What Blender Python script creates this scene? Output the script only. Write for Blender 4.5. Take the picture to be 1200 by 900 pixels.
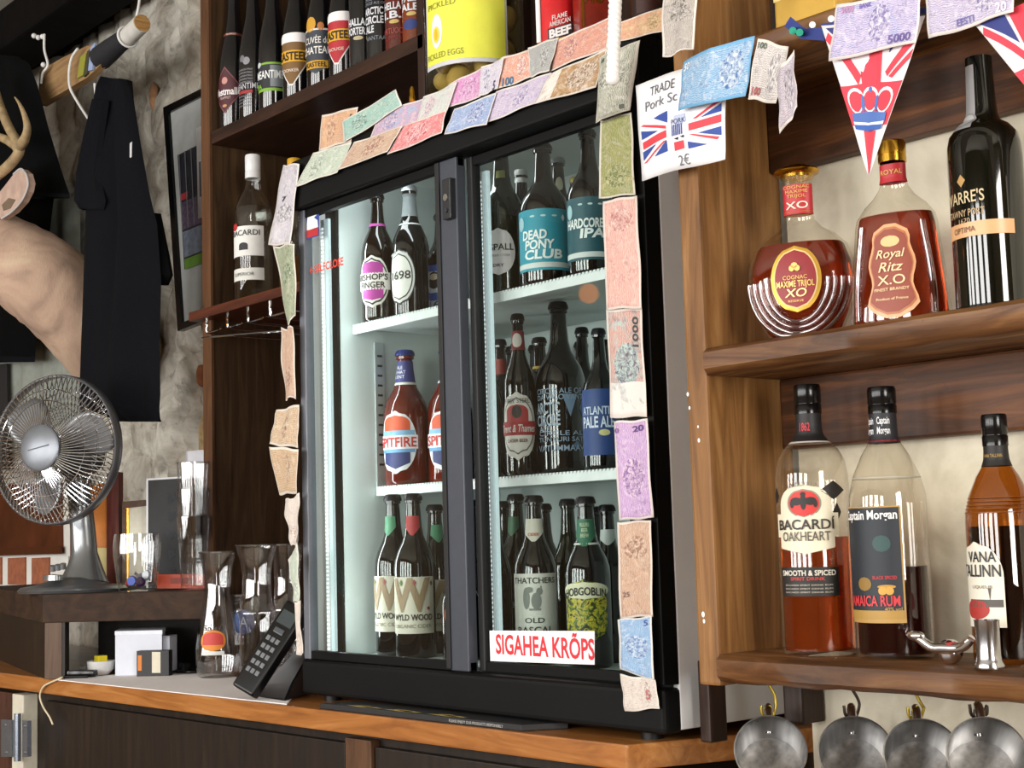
import bpy, bmesh, math, random
from mathutils import Vector, Matrix
random.seed(7)
PI = math.pi
for o in list(bpy.data.objects): bpy.data.objects.remove(o)
S = bpy.context.scene
COL = S.collection
# ------------------------------------------------------------------ camera
F = 1700.0                                   # focal length in pixels of the 1200x900 frame
CP = Vector((2.3238, -1.4632, 0.2751)); YAW, PITCH, ROLL = 0.8629, 0.105, -0.0298
FW = Vector((-math.sin(YAW)*math.cos(PITCH), math.cos(YAW)*math.cos(PITCH), math.sin(PITCH)))
_r0 = Vector((math.cos(YAW), math.sin(YAW), 0)); _u0 = _r0.cross(FW)
RT = math.cos(ROLL)*_r0 + math.sin(ROLL)*_u0
UP = -math.sin(ROLL)*_r0 + math.cos(ROLL)*_u0
cd = bpy.data.cameras.new('camera'); cam = bpy.data.objects.new('camera', cd); COL.objects.link(cam)
cd.sensor_fit = 'HORIZONTAL'; cd.sensor_width = 36.0; cd.lens = F/1200*36.0; cd.clip_start = .05
M = Matrix.Identity(4)
for i in range(3): M[i][0] = RT[i]; M[i][1] = UP[i]; M[i][2] = -FW[i]; M[i][3] = CP[i]
cam.matrix_world = M
S.camera = cam
# ------------------------------------------------------------------ world, daylight, exposure
S.view_settings.view_transform = 'Standard'; S.view_settings.look = 'None'
S.view_settings.gamma = 1.0; S.view_settings.use_curve_mapping = False
S.view_settings.exposure = -0.08
w = bpy.data.worlds.new('daylight'); S.world = w; w.use_nodes = True
w.node_tree.nodes['Background'].inputs[0].default_value = (.80, .88, 1, 1)
w.node_tree.nodes['Background'].inputs[1].default_value = 1.0
ROOM = (-3.7, 4.6, -4.3, 0.50, -0.95, 2.06)      # x0 x1 y0 y1 floor ceiling
WINX = (-2.45, -1.15, .15, 1.45, 2.75); WINW, WZ0, WZ1 = .80, -.10, 1.55  # leftmost window is added to brighten the rubble wall
def area(name, loc, d, sx, sy, power, col):
    l = bpy.data.lights.new(name, 'AREA'); l.shape = 'RECTANGLE'; l.size = sx; l.size_y = sy; l.energy = power; l.color = col
    o = bpy.data.objects.new(name, l); COL.objects.link(o); o.location = loc
    o.rotation_euler = Vector(d).to_track_quat('-Z', 'Y').to_euler(); return o
for x in WINX:
    area('window_daylight', (x, ROOM[2]+.02, (WZ0+WZ1)/2), (0, 1, 0), WINW, WZ1-WZ0, 58, (1, .975, .94))
area('window_daylight', (ROOM[1]-.02, -1.3, .75), (-1, 0, 0), 1.0, 1.5, 100, (1, .95, .88))
# ------------------------------------------------------------------ pixel rays (photo pixel -> point of the place)
def ray(px, py): return FW + RT*((px-600)/F) + UP*((450-py)/F)
def on(px, py, n, c):
    d = ray(px, py); n = Vector(n); return CP + d*((c-n.dot(CP))/n.dot(d))
def yp(px, py, y): return on(px, py, (0,1,0), y)
def xp(px, py, x): return on(px, py, (1,0,0), x)
def zp(px, py, z): return on(px, py, (0,0,1), z)
def depth(P): return (Vector(P)-CP).dot(FW)
def mpp(P): return depth(P)/F                     # metres per pixel there
# ------------------------------------------------------------------ materials
def L(h, a=1.0):
    v = [int(h[i:i+2], 16)/255 for i in (0, 2, 4)]
    return tuple((c/12.92 if c <= .04045 else ((c+.055)/1.055)**2.4) for c in v) + (a,)
MC = {}
class NT:
    def __init__(s, name):
        s.m = bpy.data.materials.new(name); s.m.use_nodes = True; s.t = s.m.node_tree; s.n = s.t.nodes
        s.b = s.n['Principled BSDF']; s.out = s.n['Material Output']
    def new(s, t, **k):
        n = s.n.new('ShaderNode'+t)
        for a, v in k.items(): setattr(n, a, v)
        return n
    def ln(s, a, b): s.t.links.new(a, b)
    def noise(s, vec, scale, detail=4, dist=0, rough=.55):
        n = s.new('TexNoise'); n.inputs['Scale'].default_value = scale; n.inputs['Detail'].default_value = detail
        n.inputs['Distortion'].default_value = dist; n.inputs['Roughness'].default_value = rough
        if vec: s.ln(vec, n.inputs['Vector'])
        return n.outputs['Fac']
    def ramp(s, fac, stops):
        n = s.new('ValToRGB'); e = n.color_ramp.elements
        while len(e) < len(stops): e.new(.5)
        for q, (p, c) in zip(e, stops): q.position = p; q.color = c
        s.ln(fac, n.inputs[0]); return n.outputs[0]
    def mix(s, fac, a, b, mode='MIX'):
        n = s.new('MixRGB', blend_type=mode)
        for i, v in enumerate((fac, a, b)):
            if hasattr(v, 'is_output'): s.ln(v, n.inputs[i])
            else: n.inputs[i].default_value = v
        return n.outputs[0]
    def math(s, op, a, b=None):
        n = s.new('Math', operation=op)
        for i, v in enumerate((a, b)):
            if v is None: continue
            if hasattr(v, 'is_output'): s.ln(v, n.inputs[i])
            else: n.inputs[i].default_value = v
        return n.outputs[0]
    def bump(s, h, st=.3, d=.002):
        n = s.new('Bump'); n.inputs['Strength'].default_value = st; n.inputs['Distance'].default_value = d
        s.ln(h, n.inputs['Height']); s.ln(n.outputs[0], s.b.inputs['Normal'])
    def obj(s, sc=(1,1,1)):
        t = s.new('TexCoord'); m = s.new('Mapping'); m.inputs['Scale'].default_value = sc
        s.ln(t.outputs['Object'], m.inputs[0]); return m.outputs[0]
    def set(s, **k):
        for a, v in k.items(): s.b.inputs[a.replace('_', ' ')].default_value = v
def P(hexc, rough=.5, metal=0.0, var=.08, sc=40, coat=0, spec=.5, bump=0):
    key = ('P', hexc, rough, metal, var, sc, coat, spec, bump)
    if key in MC: return MC[key]
    t = NT('surface_'+hexc); c = L(hexc); v = t.obj()
    f = t.noise(v, sc, 3)
    lo = tuple(x*(1-var) for x in c[:3])+(1,); hi = tuple(min(1, x*(1+var)) for x in c[:3])+(1,)
    t.ln(t.ramp(f, [(.3, lo), (.7, hi)]), t.b.inputs['Base Color'])
    t.set(Roughness=rough, Metallic=metal, Coat_Weight=coat, Specular_IOR_Level=spec)
    if bump: t.bump(f, bump, .002)
    MC[key] = t.m; return t.m
def wood(name, dark, mid, light, axis=0, scale=1.0, rough=.45, wear=.0, coat=.0):
    key = ('W', name, axis)
    if key in MC: return MC[key]
    t = NT(name); sc = [13*scale]*3; sc[axis] = 1.1*scale
    v = t.obj(sc); f = t.noise(v, 2.6, 7, 1.4, .62)
    c = t.ramp(f, [(.28, L(dark)), (.5, L(mid)), (.74, L(light))])
    v2 = t.obj(); g = t.noise(v2, 5.5*scale, 4, .6)
    c = t.mix(t.math('MULTIPLY', g, .35), c, L(dark))
    if wear:
        k = t.ramp(t.noise(v2, 30, 6, .4, .7), [(.66, (0,0,0,1)), (.74, (1,1,1,1))])
        c = t.mix(t.math('MULTIPLY', k, wear), c, L('2a1a10'))
    t.ln(c, t.b.inputs['Base Color']); t.set(Roughness=rough, Coat_Weight=coat, Specular_IOR_Level=.3); t.bump(f, .25, .0015)
    MC[key] = t.m; return t.m
def thin_glass(name, tint=(1,1,1,1), refl=.07, rough=.01):
    if name in MC: return MC[name]
    t = NT(name); tr = t.new('BsdfTransparent'); tr.inputs[0].default_value = tint
    g = t.new('BsdfGlossy'); g.inputs['Roughness'].default_value = rough
    fr = t.new('LayerWeight'); fr.inputs['Blend'].default_value = .5
    fac = t.math('ADD', t.math('MULTIPLY', t.math('POWER', fr.outputs['Facing'], 4.0), .9), refl)
    mx = t.new('MixShader'); t.ln(fac, mx.inputs[0]); t.ln(tr.outputs[0], mx.inputs[1]); t.ln(g.outputs[0], mx.inputs[2])
    t.ln(mx.outputs[0], t.out.inputs[0]); MC[name] = t.m; return t.m
def liquid(name, col, tr=.75, rough=.02):
    if name in MC: return MC[name]
    t = NT(name); t.ln(t.ramp(t.noise(t.obj(), 6, 2), [(.2, L(col)), (.9, tuple(x*.8 for x in L(col)[:3])+(1,))]), t.b.inputs['Base Color'])
    t.set(Roughness=rough, Transmission_Weight=tr, IOR=1.34); MC[name] = t.m; return t.m
def darkglass(name, col, rough=.04):
    if name in MC: return MC[name]
    t = NT(name); f = t.noise(t.obj(), 9, 2)
    c = L(col); t.ln(t.ramp(f, [(.3, tuple(x*.7 for x in c[:3])+(1,)), (.75, tuple(x*1.3 for x in c[:3])+(1,))]), t.b.inputs['Base Color'])
    t.set(Roughness=rough, Specular_IOR_Level=.6, Coat_Weight=.4, Coat_Roughness=.02); MC[name] = t.m; return t.m
def glow(name, col, st):
    if name in MC: return MC[name]
    t = NT(name); t.ln(t.ramp(t.noise(t.obj(), 300, 1), [(.4, L(col)), (.6, tuple(min(1, x*1.2) for x in L(col)[:3])+(1,))]), t.b.inputs['Emission Color'])
    t.set(Base_Color=L(col), Emission_Strength=st); MC[name] = t.m; return t.m
def printed(name, c1, c2, c3, dark, pu=.3, border='efe9e0', seed=0.0, pw=.14, white=None):
    """banknote paper: pale border, engraved line work, an oval vignette; white=(u0,u1) leaves a blank field"""
    t = NT(name); uv = t.new('UVMap'); mp = t.new('Mapping'); mp.inputs['Location'].default_value = (seed, seed*1.7, 0)
    mp.inputs['Scale'].default_value = (2.1, 1, 1)
    t.ln(uv.outputs[0], mp.inputs[0]); v = mp.outputs[0]
    f = t.noise(v, 2.6, 5, 1.6, .6)
    c = t.ramp(f, [(.30, L(c1)), (.50, L(c2)), (.70, L(c3))])
    wv = t.new('TexWave', wave_type='RINGS'); wv.inputs['Scale'].default_value = 9; wv.inputs['Distortion'].default_value = 9
    wv.inputs['Detail'].default_value = 3; t.ln(v, wv.inputs[0])
    e = t.math('MULTIPLY', t.math('GREATER_THAN', wv.outputs['Fac'], .62), t.math('MULTIPLY', f, .95))
    c = t.mix(e, c, L(dark))
    sp = t.new('SeparateXYZ'); t.ln(uv.outputs[0], sp.inputs[0]); u, vv = sp.outputs[0], sp.outputs[1]
    du = t.math('POWER', t.math('ABSOLUTE', t.math('DIVIDE', t.math('SUBTRACT', u, pu), pw)), 2.0)
    dv = t.math('POWER', t.math('ABSOLUTE', t.math('DIVIDE', t.math('SUBTRACT', vv, .52), .34)), 2.0)
    ins = t.math('LESS_THAN', t.math('ADD', du, dv), 1.0)
    eng = t.ramp(t.noise(v, 11, 6, .8, .7), [(.40, L(dark)), (.60, L(c1))])
    c = t.mix(t.math('MULTIPLY', ins, .85), c, eng)
    if white:
        k = t.math('MULTIPLY', t.math('GREATER_THAN', u, white[0]), t.math('LESS_THAN', u, white[1]))
        c = t.mix(t.math('MULTIPLY', k, .85), c, L('f1ece6'))
    vg = t.ramp(t.noise(v, 1.7, 3, 2.2), [(.53, (0,0,0,1)), (.60, (1,1,1,1))])
    c = t.mix(t.math('MULTIPLY', vg, .42), c, eng)
    c = t.mix(1.0, c, (.86, .86, .86, 1), 'MULTIPLY')
    mu = t.math('MINIMUM', u, t.math('SUBTRACT', 1.0, u)); mv = t.math('MINIMUM', vv, t.math('SUBTRACT', 1.0, vv))
    bd = t.math('MAXIMUM', t.math('LESS_THAN', mu, .022), t.math('LESS_THAN', mv, .055))
    c = t.mix(t.math('MULTIPLY', bd, .8), c, L(border))
    t.ln(c, t.b.inputs['Base Color']); t.set(Roughness=.75, Specular_IOR_Level=.2)
    return t.m
GL = thin_glass('clear_thin_glass', (.97, .985, .98, 1), .06)
GLD = thin_glass('door_glass', (.95, .98, .97, 1), .022)
GLG = thin_glass('green_tinted_thin_glass', (.55, .66, .55, 1), .08)
BEER = darkglass('brown_beer_glass', '170f0b'); BEER2 = darkglass('black_beer_glass', '0e0e10')
AMB = darkglass('amber_ale_glass', '5c170c'); GRN = darkglass('green_beer_glass', '0d1a10')
BLK = P('0b0b0c', .5, spec=.3); BLKG = P('09090a', .2, spec=.4); STEEL = P('b9b9bc', .18, 1.0, .04, 8)
CHROME = P('e2e4e8', .06, 1.0, .02, 5); GOLD = P('d0a03a', .2, 1.0, .1, 20); WHT = P('eeeeec', .5, var=.03)
# ------------------------------------------------------------------ objects
def prop(o, label, cat, group=None, kind=None):
    if label: o['label'] = label
    if cat: o['category'] = cat
    if group: o['group'] = group
    if kind: o['kind'] = kind
    return o
def thing(name, label, cat, loc=(0,0,0), rotz=0, group=None):
    o = bpy.data.objects.new(name, None); COL.objects.link(o); o.location = loc; o.rotation_euler = (0, 0, rotz)
    o.empty_display_size = .02
    return prop(o, label, cat, group)
def base_of(p):
    """world location of an unrotated chain"""
    v = Vector((0,0,0))
    while p is not None: v += Vector(p.location); p = p.parent
    return v
def mesh(name, vf, mat, parent=None, smooth=False, world=False, label=None, solid=0):
    vs, fs = vf[0], vf[1]
    off = Vector((0,0,0)); loc = None
    if world:
        if parent: off = base_of(parent)
        else:
            xs = [Vector(v) for v in vs]; off = sum(xs, Vector())/len(xs); off.z = min(v.z for v in xs); loc = off
    me = bpy.data.meshes.new(name); me.from_pydata([tuple(Vector(v)-off) for v in vs], [], fs); me.update()
    if len(vf) > 2:
        ul = me.uv_layers.new(name='UVMap')
        for lp in me.loops: ul.data[lp.index].uv = vf[2][lp.vertex_index]
    me.materials.append(mat)
    if smooth:
        for p in me.polygons: p.use_smooth = True
        me.set_sharp_from_angle(angle=math.radians(48))
    o = bpy.data.objects.new(name, me); COL.objects.link(o); o.parent = parent
    if loc is not None: o.location = loc
    if solid:
        md = o.modifiers.new('thickness', 'SOLIDIFY'); md.thickness = solid; md.offset = 0
    if label: o['label'] = label
    return o
def join(*vfs):
    V, Fc = [], []
    for vs, fs in vfs:
        n = len(V); V += [Vector(v) for v in vs]; Fc += [[i+n for i in f] for f in fs]
    return V, Fc
def xf(vf, m): return [m @ Vector(v) for v in vf[0]], vf[1]
def bm_out(bm):
    bm.verts.ensure_lookup_table(); bmesh.ops.recalc_face_normals(bm, faces=bm.faces); bm.verts.index_update()
    r = [v.co.copy() for v in bm.verts], [[v.index for v in f.verts] for f in bm.faces]; bm.free(); return r
def box(x0, x1, y0, y1, z0, z1, bev=0, seg=2):
    bm = bmesh.new(); bmesh.ops.create_cube(bm, size=1)
    for v in bm.verts: v.co = Vector(((x0+x1)/2+v.co.x*(x1-x0), (y0+y1)/2+v.co.y*(y1-y0), (z0+z1)/2+v.co.z*(z1-z0)))
    if bev: bmesh.ops.bevel(bm, geom=bm.edges[:]+bm.verts[:], offset=bev, segments=seg, affect='EDGES', profile=.6)
    return bm_out(bm)
def prism(pts, z0, z1, bev=0):
    bm = bmesh.new(); n = len(pts)
    lo = [bm.verts.new((p[0], p[1], z0)) for p in pts]; hi = [bm.verts.new((p[0], p[1], z1)) for p in pts]
    bm.faces.new(lo); bm.faces.new(hi)
    for i in range(n): bm.faces.new((lo[i], lo[(i+1) % n], hi[(i+1) % n], hi[i]))
    bmesh.ops.recalc_face_normals(bm, faces=bm.faces)
    if bev: bmesh.ops.bevel(bm, geom=bm.edges[:], offset=bev, segments=2, affect='EDGES', profile=.6)
    return bm_out(bm)
def extr(pts, n, d):
    """a planar outline (world points) given thickness d along n"""
    n = Vector(n).normalized(); a = [Vector(p) for p in pts]; k = len(a)
    V = a+[p+n*d for p in a]
    return V, [list(range(k)), list(range(2*k-1, k-1, -1))]+[[i, (i+1) % k, (i+1) % k+k, i+k] for i in range(k)]
def lathe(prof, n=28, sx=1, sy=1, wob=None):
    V, Fc = [], []
    rows = []
    for r, z in prof:
        if r < 1e-6: rows.append([len(V)]); V.append(Vector((0,0,z)))
        else:
            rows.append(list(range(len(V), len(V)+n)))
            for k in range(n):
                a = 2*PI*k/n; q = r*(wob(k, z) if wob else 1); V.append(Vector((q*math.cos(a)*sx, q*math.sin(a)*sy, z)))
    for a, b in zip(rows, rows[1:]):
        for k in range(n):
            k2 = (k+1) % n
            if len(a) == 1 and len(b) == 1: continue
            if len(a) == 1: Fc.append([a[0], b[k2], b[k]][::-1])
            elif len(b) == 1: Fc.append([a[k], a[k2], b[0]])
            else: Fc.append([a[k], a[k2], b[k2], b[k]])
    return V, Fc
def tube(pts, r, n=8, closed=False, caps=True):
    pts = [Vector(p) for p in pts]; m = len(pts); rs = r if isinstance(r, (list, tuple)) else [r]*m
    V, Fc = [], []; prev = None
    for i, p in enumerate(pts):
        if closed: t = pts[(i+1) % m]-pts[i-1]
        else: t = pts[min(i+1, m-1)]-pts[max(i-1, 0)]
        t.normalize()
        if prev is None:
            a = Vector((0,0,1)) if abs(t.z) < .9 else Vector((1,0,0)); u = t.cross(a).normalized()
        else: u = (prev - t*prev.dot(t)).normalized()
        prev = u; v = t.cross(u)
        for k in range(n):
            g = 2*PI*k/n; V.append(p+(u*math.cos(g)+v*math.sin(g))*rs[i])
    for i in range(m if closed else m-1):
        j = (i+1) % m
        for k in range(n): Fc.append([i*n+k, i*n+(k+1) % n, j*n+(k+1) % n, j*n+k])
    if caps and not closed: Fc += [list(range(n))[::-1], list(range((m-1)*n, m*n))]
    return V, Fc
def ring(c, R, r, ex, ey, n=40, k=6): return tube([Vector(c)+ex*(R*math.cos(2*PI*i/n))+ey*(R*math.sin(2*PI*i/n)) for i in range(n)], r, k, True)
def bez(pts, n=8):
    """Catmull-Rom through points"""
    p = [Vector(q) for q in pts]; p = [p[0]*2-p[1]]+p+[p[-1]*2-p[-2]]; out = []
    for i in range(1, len(p)-2):
        for k in range(n):
            t = k/n; a, b, c, d = p[i-1:i+3]
            out.append(.5*((2*b)+(c-a)*t+(2*a-5*b+4*c-d)*t*t+(3*b-a-3*c+d)*t**3))
    return out+[p[-2]]
def text2d(s, h, wd=None, bold=0.0, cut=None, shear=0.0):
    """lettering outline, centred on 0,0, height h (of a capital), optionally stretched to width wd"""
    cu = bpy.data.curves.new('lettering', 'FONT'); cu.body = s; cu.size = 1; cu.align_x = 'CENTER'; cu.resolution_u = 3
    cu.offset = bold; cu.shear = shear
    o = bpy.data.objects.new('lettering', cu); me = bpy.data.meshes.new_from_object(o)
    vs = [v.co.copy() for v in me.vertices]; fs = [list(p.vertices) for p in me.polygons]
    bpy.data.objects.remove(o); bpy.data.meshes.remove(me); bpy.data.curves.remove(cu)
    if not vs: return [], []
    x0, x1 = min(v.x for v in vs), max(v.x for v in vs); ys = .70*.5
    lines = s.count('\n')+1
    y0, y1 = min(v.y for v in vs), max(v.y for v in vs)
    k = h/.70; kx = wd/(x1-x0) if wd else k
    vs = [Vector(((v.x-(x0+x1)/2)*kx, (v.y-(.35 if lines == 1 else (y0+y1)/2))*k, 0)) for v in vs]
    return slices((vs, fs), cut)
def slices(vf, cut):
    if not cut: return vf
    bm = bmesh.new(); vv = [bm.verts.new(v) for v in vf[0]]
    for f in vf[1]:
        try: bm.faces.new([vv[i] for i in f])
        except ValueError: pass
    x0 = min(v.x for v in vf[0]); x1 = max(v.x for v in vf[0]); x = x0+cut
    while x < x1:
        bmesh.ops.bisect_plane(bm, geom=bm.verts[:]+bm.edges[:]+bm.faces[:], plane_co=(x,0,0), plane_no=(1,0,0)); x += cut
    bm.verts.index_update(); r = [v.co.copy() for v in bm.verts], [[v.index for v in f.verts] for f in bm.faces]; bm.free(); return r
def shape2d(kind, w_, h_, n=14):
    """outline of a print shape as rows (y, xl, xr) over height h_, width w_"""
    out = []
    for i in range(n+1):
        t = i/n; y = (t-.5)*h_
        if kind == 'rect': a = 1
        elif kind == 'oval': a = math.sqrt(max(0, 1-(2*t-1)**2))
        elif kind == 'diamond': a = 1-abs(2*t-1)
        elif kind == 'shield': a = min(1, t/.22) if t < .22 else 1
        elif kind == 'goblet': a = (.12+.9*t/.45) if t < .45 else 1.0-.10*(t-.45)
        elif kind == 'arch': a = min(1, t/.18) if t < .18 else (1 if t < .6 else math.sqrt(max(0, 1-((t-.6)/.4)**2)))
        elif kind == 'archtop': a = 1 if t < .6 else math.sqrt(max(0, 1-((t-.6)/.4)**2))
        elif kind == 'plaque': a = .80+.20*math.cos(2*PI*(t-.15)*1.15)**2 if .08 < t < .92 else (.25+.55*min(t, 1-t)/.08)
        elif kind == 'tri': a = t
        else: a = 1
        out.append((y, -a*w_/2, a*w_/2))
    return out
def shape_vf(kind, w_, h_, cols=10, n=14):
    rows = shape2d(kind, w_, h_, n); V, Fc = [], []
    for y, a, b in rows:
        for k in range(cols+1): V.append(Vector((a+(b-a)*k/cols, y, 0)))
    c = cols+1
    for i in range(len(rows)-1):
        for k in range(cols): Fc.append([i*c+k, i*c+k+1, (i+1)*c+k+1, (i+1)*c+k])
    return V, Fc
# ------------------------------------------------------------------ bottles
PROF = {
 'ale':  [(0,0),(.86,0),(.97,.012),(1,.035),(1,.50),(.985,.54),(.90,.60),(.73,.66),(.54,.71),(.43,.765),(.37,.84),(.33,.925),(.40,.93),(.40,.95),(.33,.953),(.33,.975)],
 'long': [(0,0),(.86,0),(.97,.012),(1,.03),(1,.54),(.97,.585),(.84,.64),(.62,.695),(.48,.74),(.41,.80),(.37,.88),(.345,.935),(.41,.94),(.41,.955),(.345,.957),(.345,.975)],
 'stub': [(0,0),(.88,0),(.98,.012),(1,.03),(1,.50),(.97,.55),(.86,.61),(.64,.665),(.46,.71),(.37,.77),(.33,.85),(.30,.93),(.365,.935),(.365,.952),(.30,.955),(.30,.975)],
 'belg': [(0,0),(.9,0),(1,.02),(1,.42),(.97,.48),(.84,.57),(.66,.66),(.52,.74),(.45,.82),(.40,.90),(.40,.97)],
 'spirit':[(0,0),(.88,0),(.98,.01),(1,.03),(1,.60),(.985,.645),(.90,.70),(.70,.745),(.45,.78),(.36,.81),(.34,.84),(.34,.985)],
 'rum':  [(0,0),(.9,0),(.985,.01),(1,.03),(1,.615),(.99,.66),(.92,.715),(.76,.755),(.52,.785),(.38,.81),(.34,.84),(.34,.985)],
 'cone': [(0,0),(.9,0),(.985,.01),(1,.03),(1,.56),(.985,.60),(.86,.67),(.62,.745),(.42,.79),(.36,.815),(.34,.85),(.34,.985)],
 'port': [(0,0),(.92,0),(.99,.01),(1,.03),(1,.60),(.985,.65),(.92,.69),(.72,.725),(.50,.745),(.43,.77),(.41,.80),(.385,.87),(.36,.98),(.36,1.0),(0,1.0)],
 'flask':[(0,0),(.52,0),(.60,.01),(.72,.06),(.88,.16),(.975,.26),(1,.345),(.97,.44),(.86,.53),(.66,.59),(.42,.635),(.29,.68),(.265,.72),(.265,.94)],
 'ritz': [(0,0),(.90,0),(.985,.012),(1,.04),(.965,.16),(.90,.32),(.85,.45),(.82,.54),(.78,.59),(.62,.65),(.42,.70),(.29,.75),(.25,.80),(.25,.985)],
 'wine': [(0,0),(.9,0),(1,.02),(1,.58),(.95,.64),(.75,.71),(.5,.76),(.4,.80),(.37,.98)],
}
def prad(pr, t):
    for (r0, h0), (r1, h1) in zip(pr[1:], pr[2:]):
        if h0 <= t <= h1 and h1 > h0: return r0+(r1-r0)*(t-h0)/(h1-h0)
    return pr[-1][0]
class Bottle: pass
def bottle(name, label, cx, yt, yb, wpx, Y, z, kind, glass, turn=0, group=None, cap=None, cat='bottle', squash=1.0, fill=None, seg=32):
    p = yp(cx, (yt+yb)/2, Y); k = mpp((p.x, p.y, z)); H = (yb-yt)*k; R = wpx*k/2
    b = Bottle(); b.H, b.R, b.pr, b.sq = H, R, PROF[kind], squash
    ang = math.atan2(CP.y-p.y, CP.x-p.x)+math.radians(turn)
    b.root = thing(name, label, cat, (p.x, p.y, z), ang, group)
    b.glass = mesh('glass_body', lathe([(r*R, h*H) for r, h in b.pr], seg, squash), glass, b.root, True)
    if fill:                                              # (level, material): the drink inside
        pts = [(r*R*.93, max(h*H, .006)) for r, h in b.pr if h < fill[0]]
        e = prad(b.pr, fill[0])*R*.93; pts += [(e, fill[0]*H), (0, fill[0]*H)]
        mesh('liquid', lathe(pts, seg, squash*.96), fill[1], b.root, True)
    if cap:
        style, m = cap[0], cap[1]; rn = b.pr[-1][0]*R
        if style == 'crown':
            wob = lambda i, zz: 1+(.045 if i % 2 else -.02)*(1 if zz < .985*H else .2)
            mesh('crown_cap', lathe([(rn*1.02, .955*H), (rn*1.30, .955*H), (rn*1.26, .975*H), (rn*1.10, .995*H), (rn*.8, H), (0, H)], 42, 1, 1, wob), m, b.root, True)
        else:                                             # screw cap from height fraction style to the top
            h0 = style*H; e = rn*1.10
            pts = [(rn, h0), (e, h0), (e, h0+.3*(H-h0)), (e*.96, h0+.32*(H-h0)), (e*.96, h0+.36*(H-h0)), (e, h0+.38*(H-h0)), (e, H*.99), (e*.93, H), (0, H)]
            mesh('screw_cap', lathe(pts, 28), m, b.root, True)
    return b
def bmap(b, s, h, off):
    r = prad(b.pr, max(0, min(1, h/b.H)))*b.R+off
    return Vector((r*math.cos(s)*b.sq+(off if b.sq != 1 else 0), r*math.sin(s), h))
def blabel(b, kind, s, h, wa, hf, col, name='label', parent=None, lev=0, mat=None, rough=.55, lab=None):
    """print patch: centre angle s (deg), centre height h (frac), angular width wa (deg), height hf (frac)"""
    cols = max(4, int(wa/9)); vs, fs = shape_vf(kind, math.radians(wa), hf*b.H, cols)
    V = [bmap(b, math.radians(s)+v.x, h*b.H+v.y, .0006+.0005*lev) for v in vs]
    return mesh(name, (V, fs), mat or P(col, rough, var=.04), parent or b.root, True, label=lab)
def btext(b, txt, s, h, hf, wa, col, parent=None, lev=2, bold=.0, arc=0.0, shear=0.0, metal=0):
    """lettering on the body: hf height fraction, wa width in degrees (or None)"""
    r = prad(b.pr, h)*b.R
    vs, fs = text2d(txt, hf*b.H, math.radians(wa)*r if wa else None, bold, r*.14, shear)
    if not vs: return
    V = [bmap(b, math.radians(s)+v.x/r, h*b.H+v.y+arc*v.x*v.x/r, .0006+.0005*lev) for v in vs]
    mesh('lettering', (V, fs), P(col, .5 if not metal else .25, metal, var=.03), parent or b.root)
# ================================================================== THE SETTING
def struct(name, vf, m, parent=None, smooth=False):
    o = mesh(name, vf, m, parent, smooth)
    if parent is None: o['kind'] = 'structure'
    return o
X0, X1, Y0, Y1, Z0, Z1 = ROOM
ZC = -.012                                                # counter top
t = NT('stone_rubble'); v = t.obj()
f1 = t.noise(v, 4.5, 8, 1.2, .68); f2 = t.noise(v, 23, 6, .3, .7); f3 = t.noise(v, 2.2, 3, .5)
c = t.ramp(f1, [(.30, L('5a5348')), (.46, L('9c978c')), (.58, L('bdb9ae')), (.74, L('dedad0'))])
c = t.mix(t.ramp(f3, [(.52, (0,0,0,1)), (.66, (.7,.7,.7,1))]), c, L('7d6a55'))
c = t.mix(t.math('MULTIPLY', t.ramp(f2, [(.55, (0,0,0,1)), (.68, (1,1,1,1))]), .5), c, L('3b352e'))
t.ln(c, t.b.inputs['Base Color']); t.set(Roughness=.95); t.bump(f2, .5, .006); STONE = t.m
t = NT('lime_plaster'); v = t.obj(); f = t.noise(v, 6, 7, .8, .6)
c = t.ramp(f, [(.3, L('b9b09a')), (.55, L('d9d2bd')), (.75, L('e6e0cd'))])
t.ln(c, t.b.inputs['Base Color']); t.set(Roughness=.9); t.bump(t.noise(v, 18, 6), .4, .006); PLASTER = t.m
ROOMW = P('6f5c45', .9, var=.06, sc=3); CEIL = P('a9a498', .9, var=.04, sc=3)
OAK = wood('old_pine_board', '5a3a1c', '8f6437', 'b38a58', 2, .9, .5, .6)
OAKX = wood('rustic_shelf_board', '2c1b0d', '694427', '966c40', 0, 1.0, .42, .7)
DARKW = wood('dark_stained_wood', '1c110b', '33211a', '4a3226', 2, 1.0, .4)
DARKX = wood('dark_stained_shelf', '1e110b', '38231a', '523423', 0, 1.0, .4)
REDW = wood('reddish_shelf', '30170d', '55291a', '6d3a24', 0, 1.0, .4)
COUNT = wood('orange_counter_oak', '7d4a20', 'a56a34', 'c08a50', 0, 1.0, .35, .0, .3)
UNDER = wood('under_counter_panel', '120d0a', '231911', '302419', 2, .8, .45)
LEDGE = wood('ledge_wood', '20130a', '352213', '452f1d', 0, .8, .7)
struct('floor', box(X0, X1, Y0, Y1+.2, Z0-.05, Z0), P('6b5138', .5, var=.2, sc=5))
struct('ceiling', box(X0, X1, Y0, Y1+.2, Z1, Z1+.05), CEIL)
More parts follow.
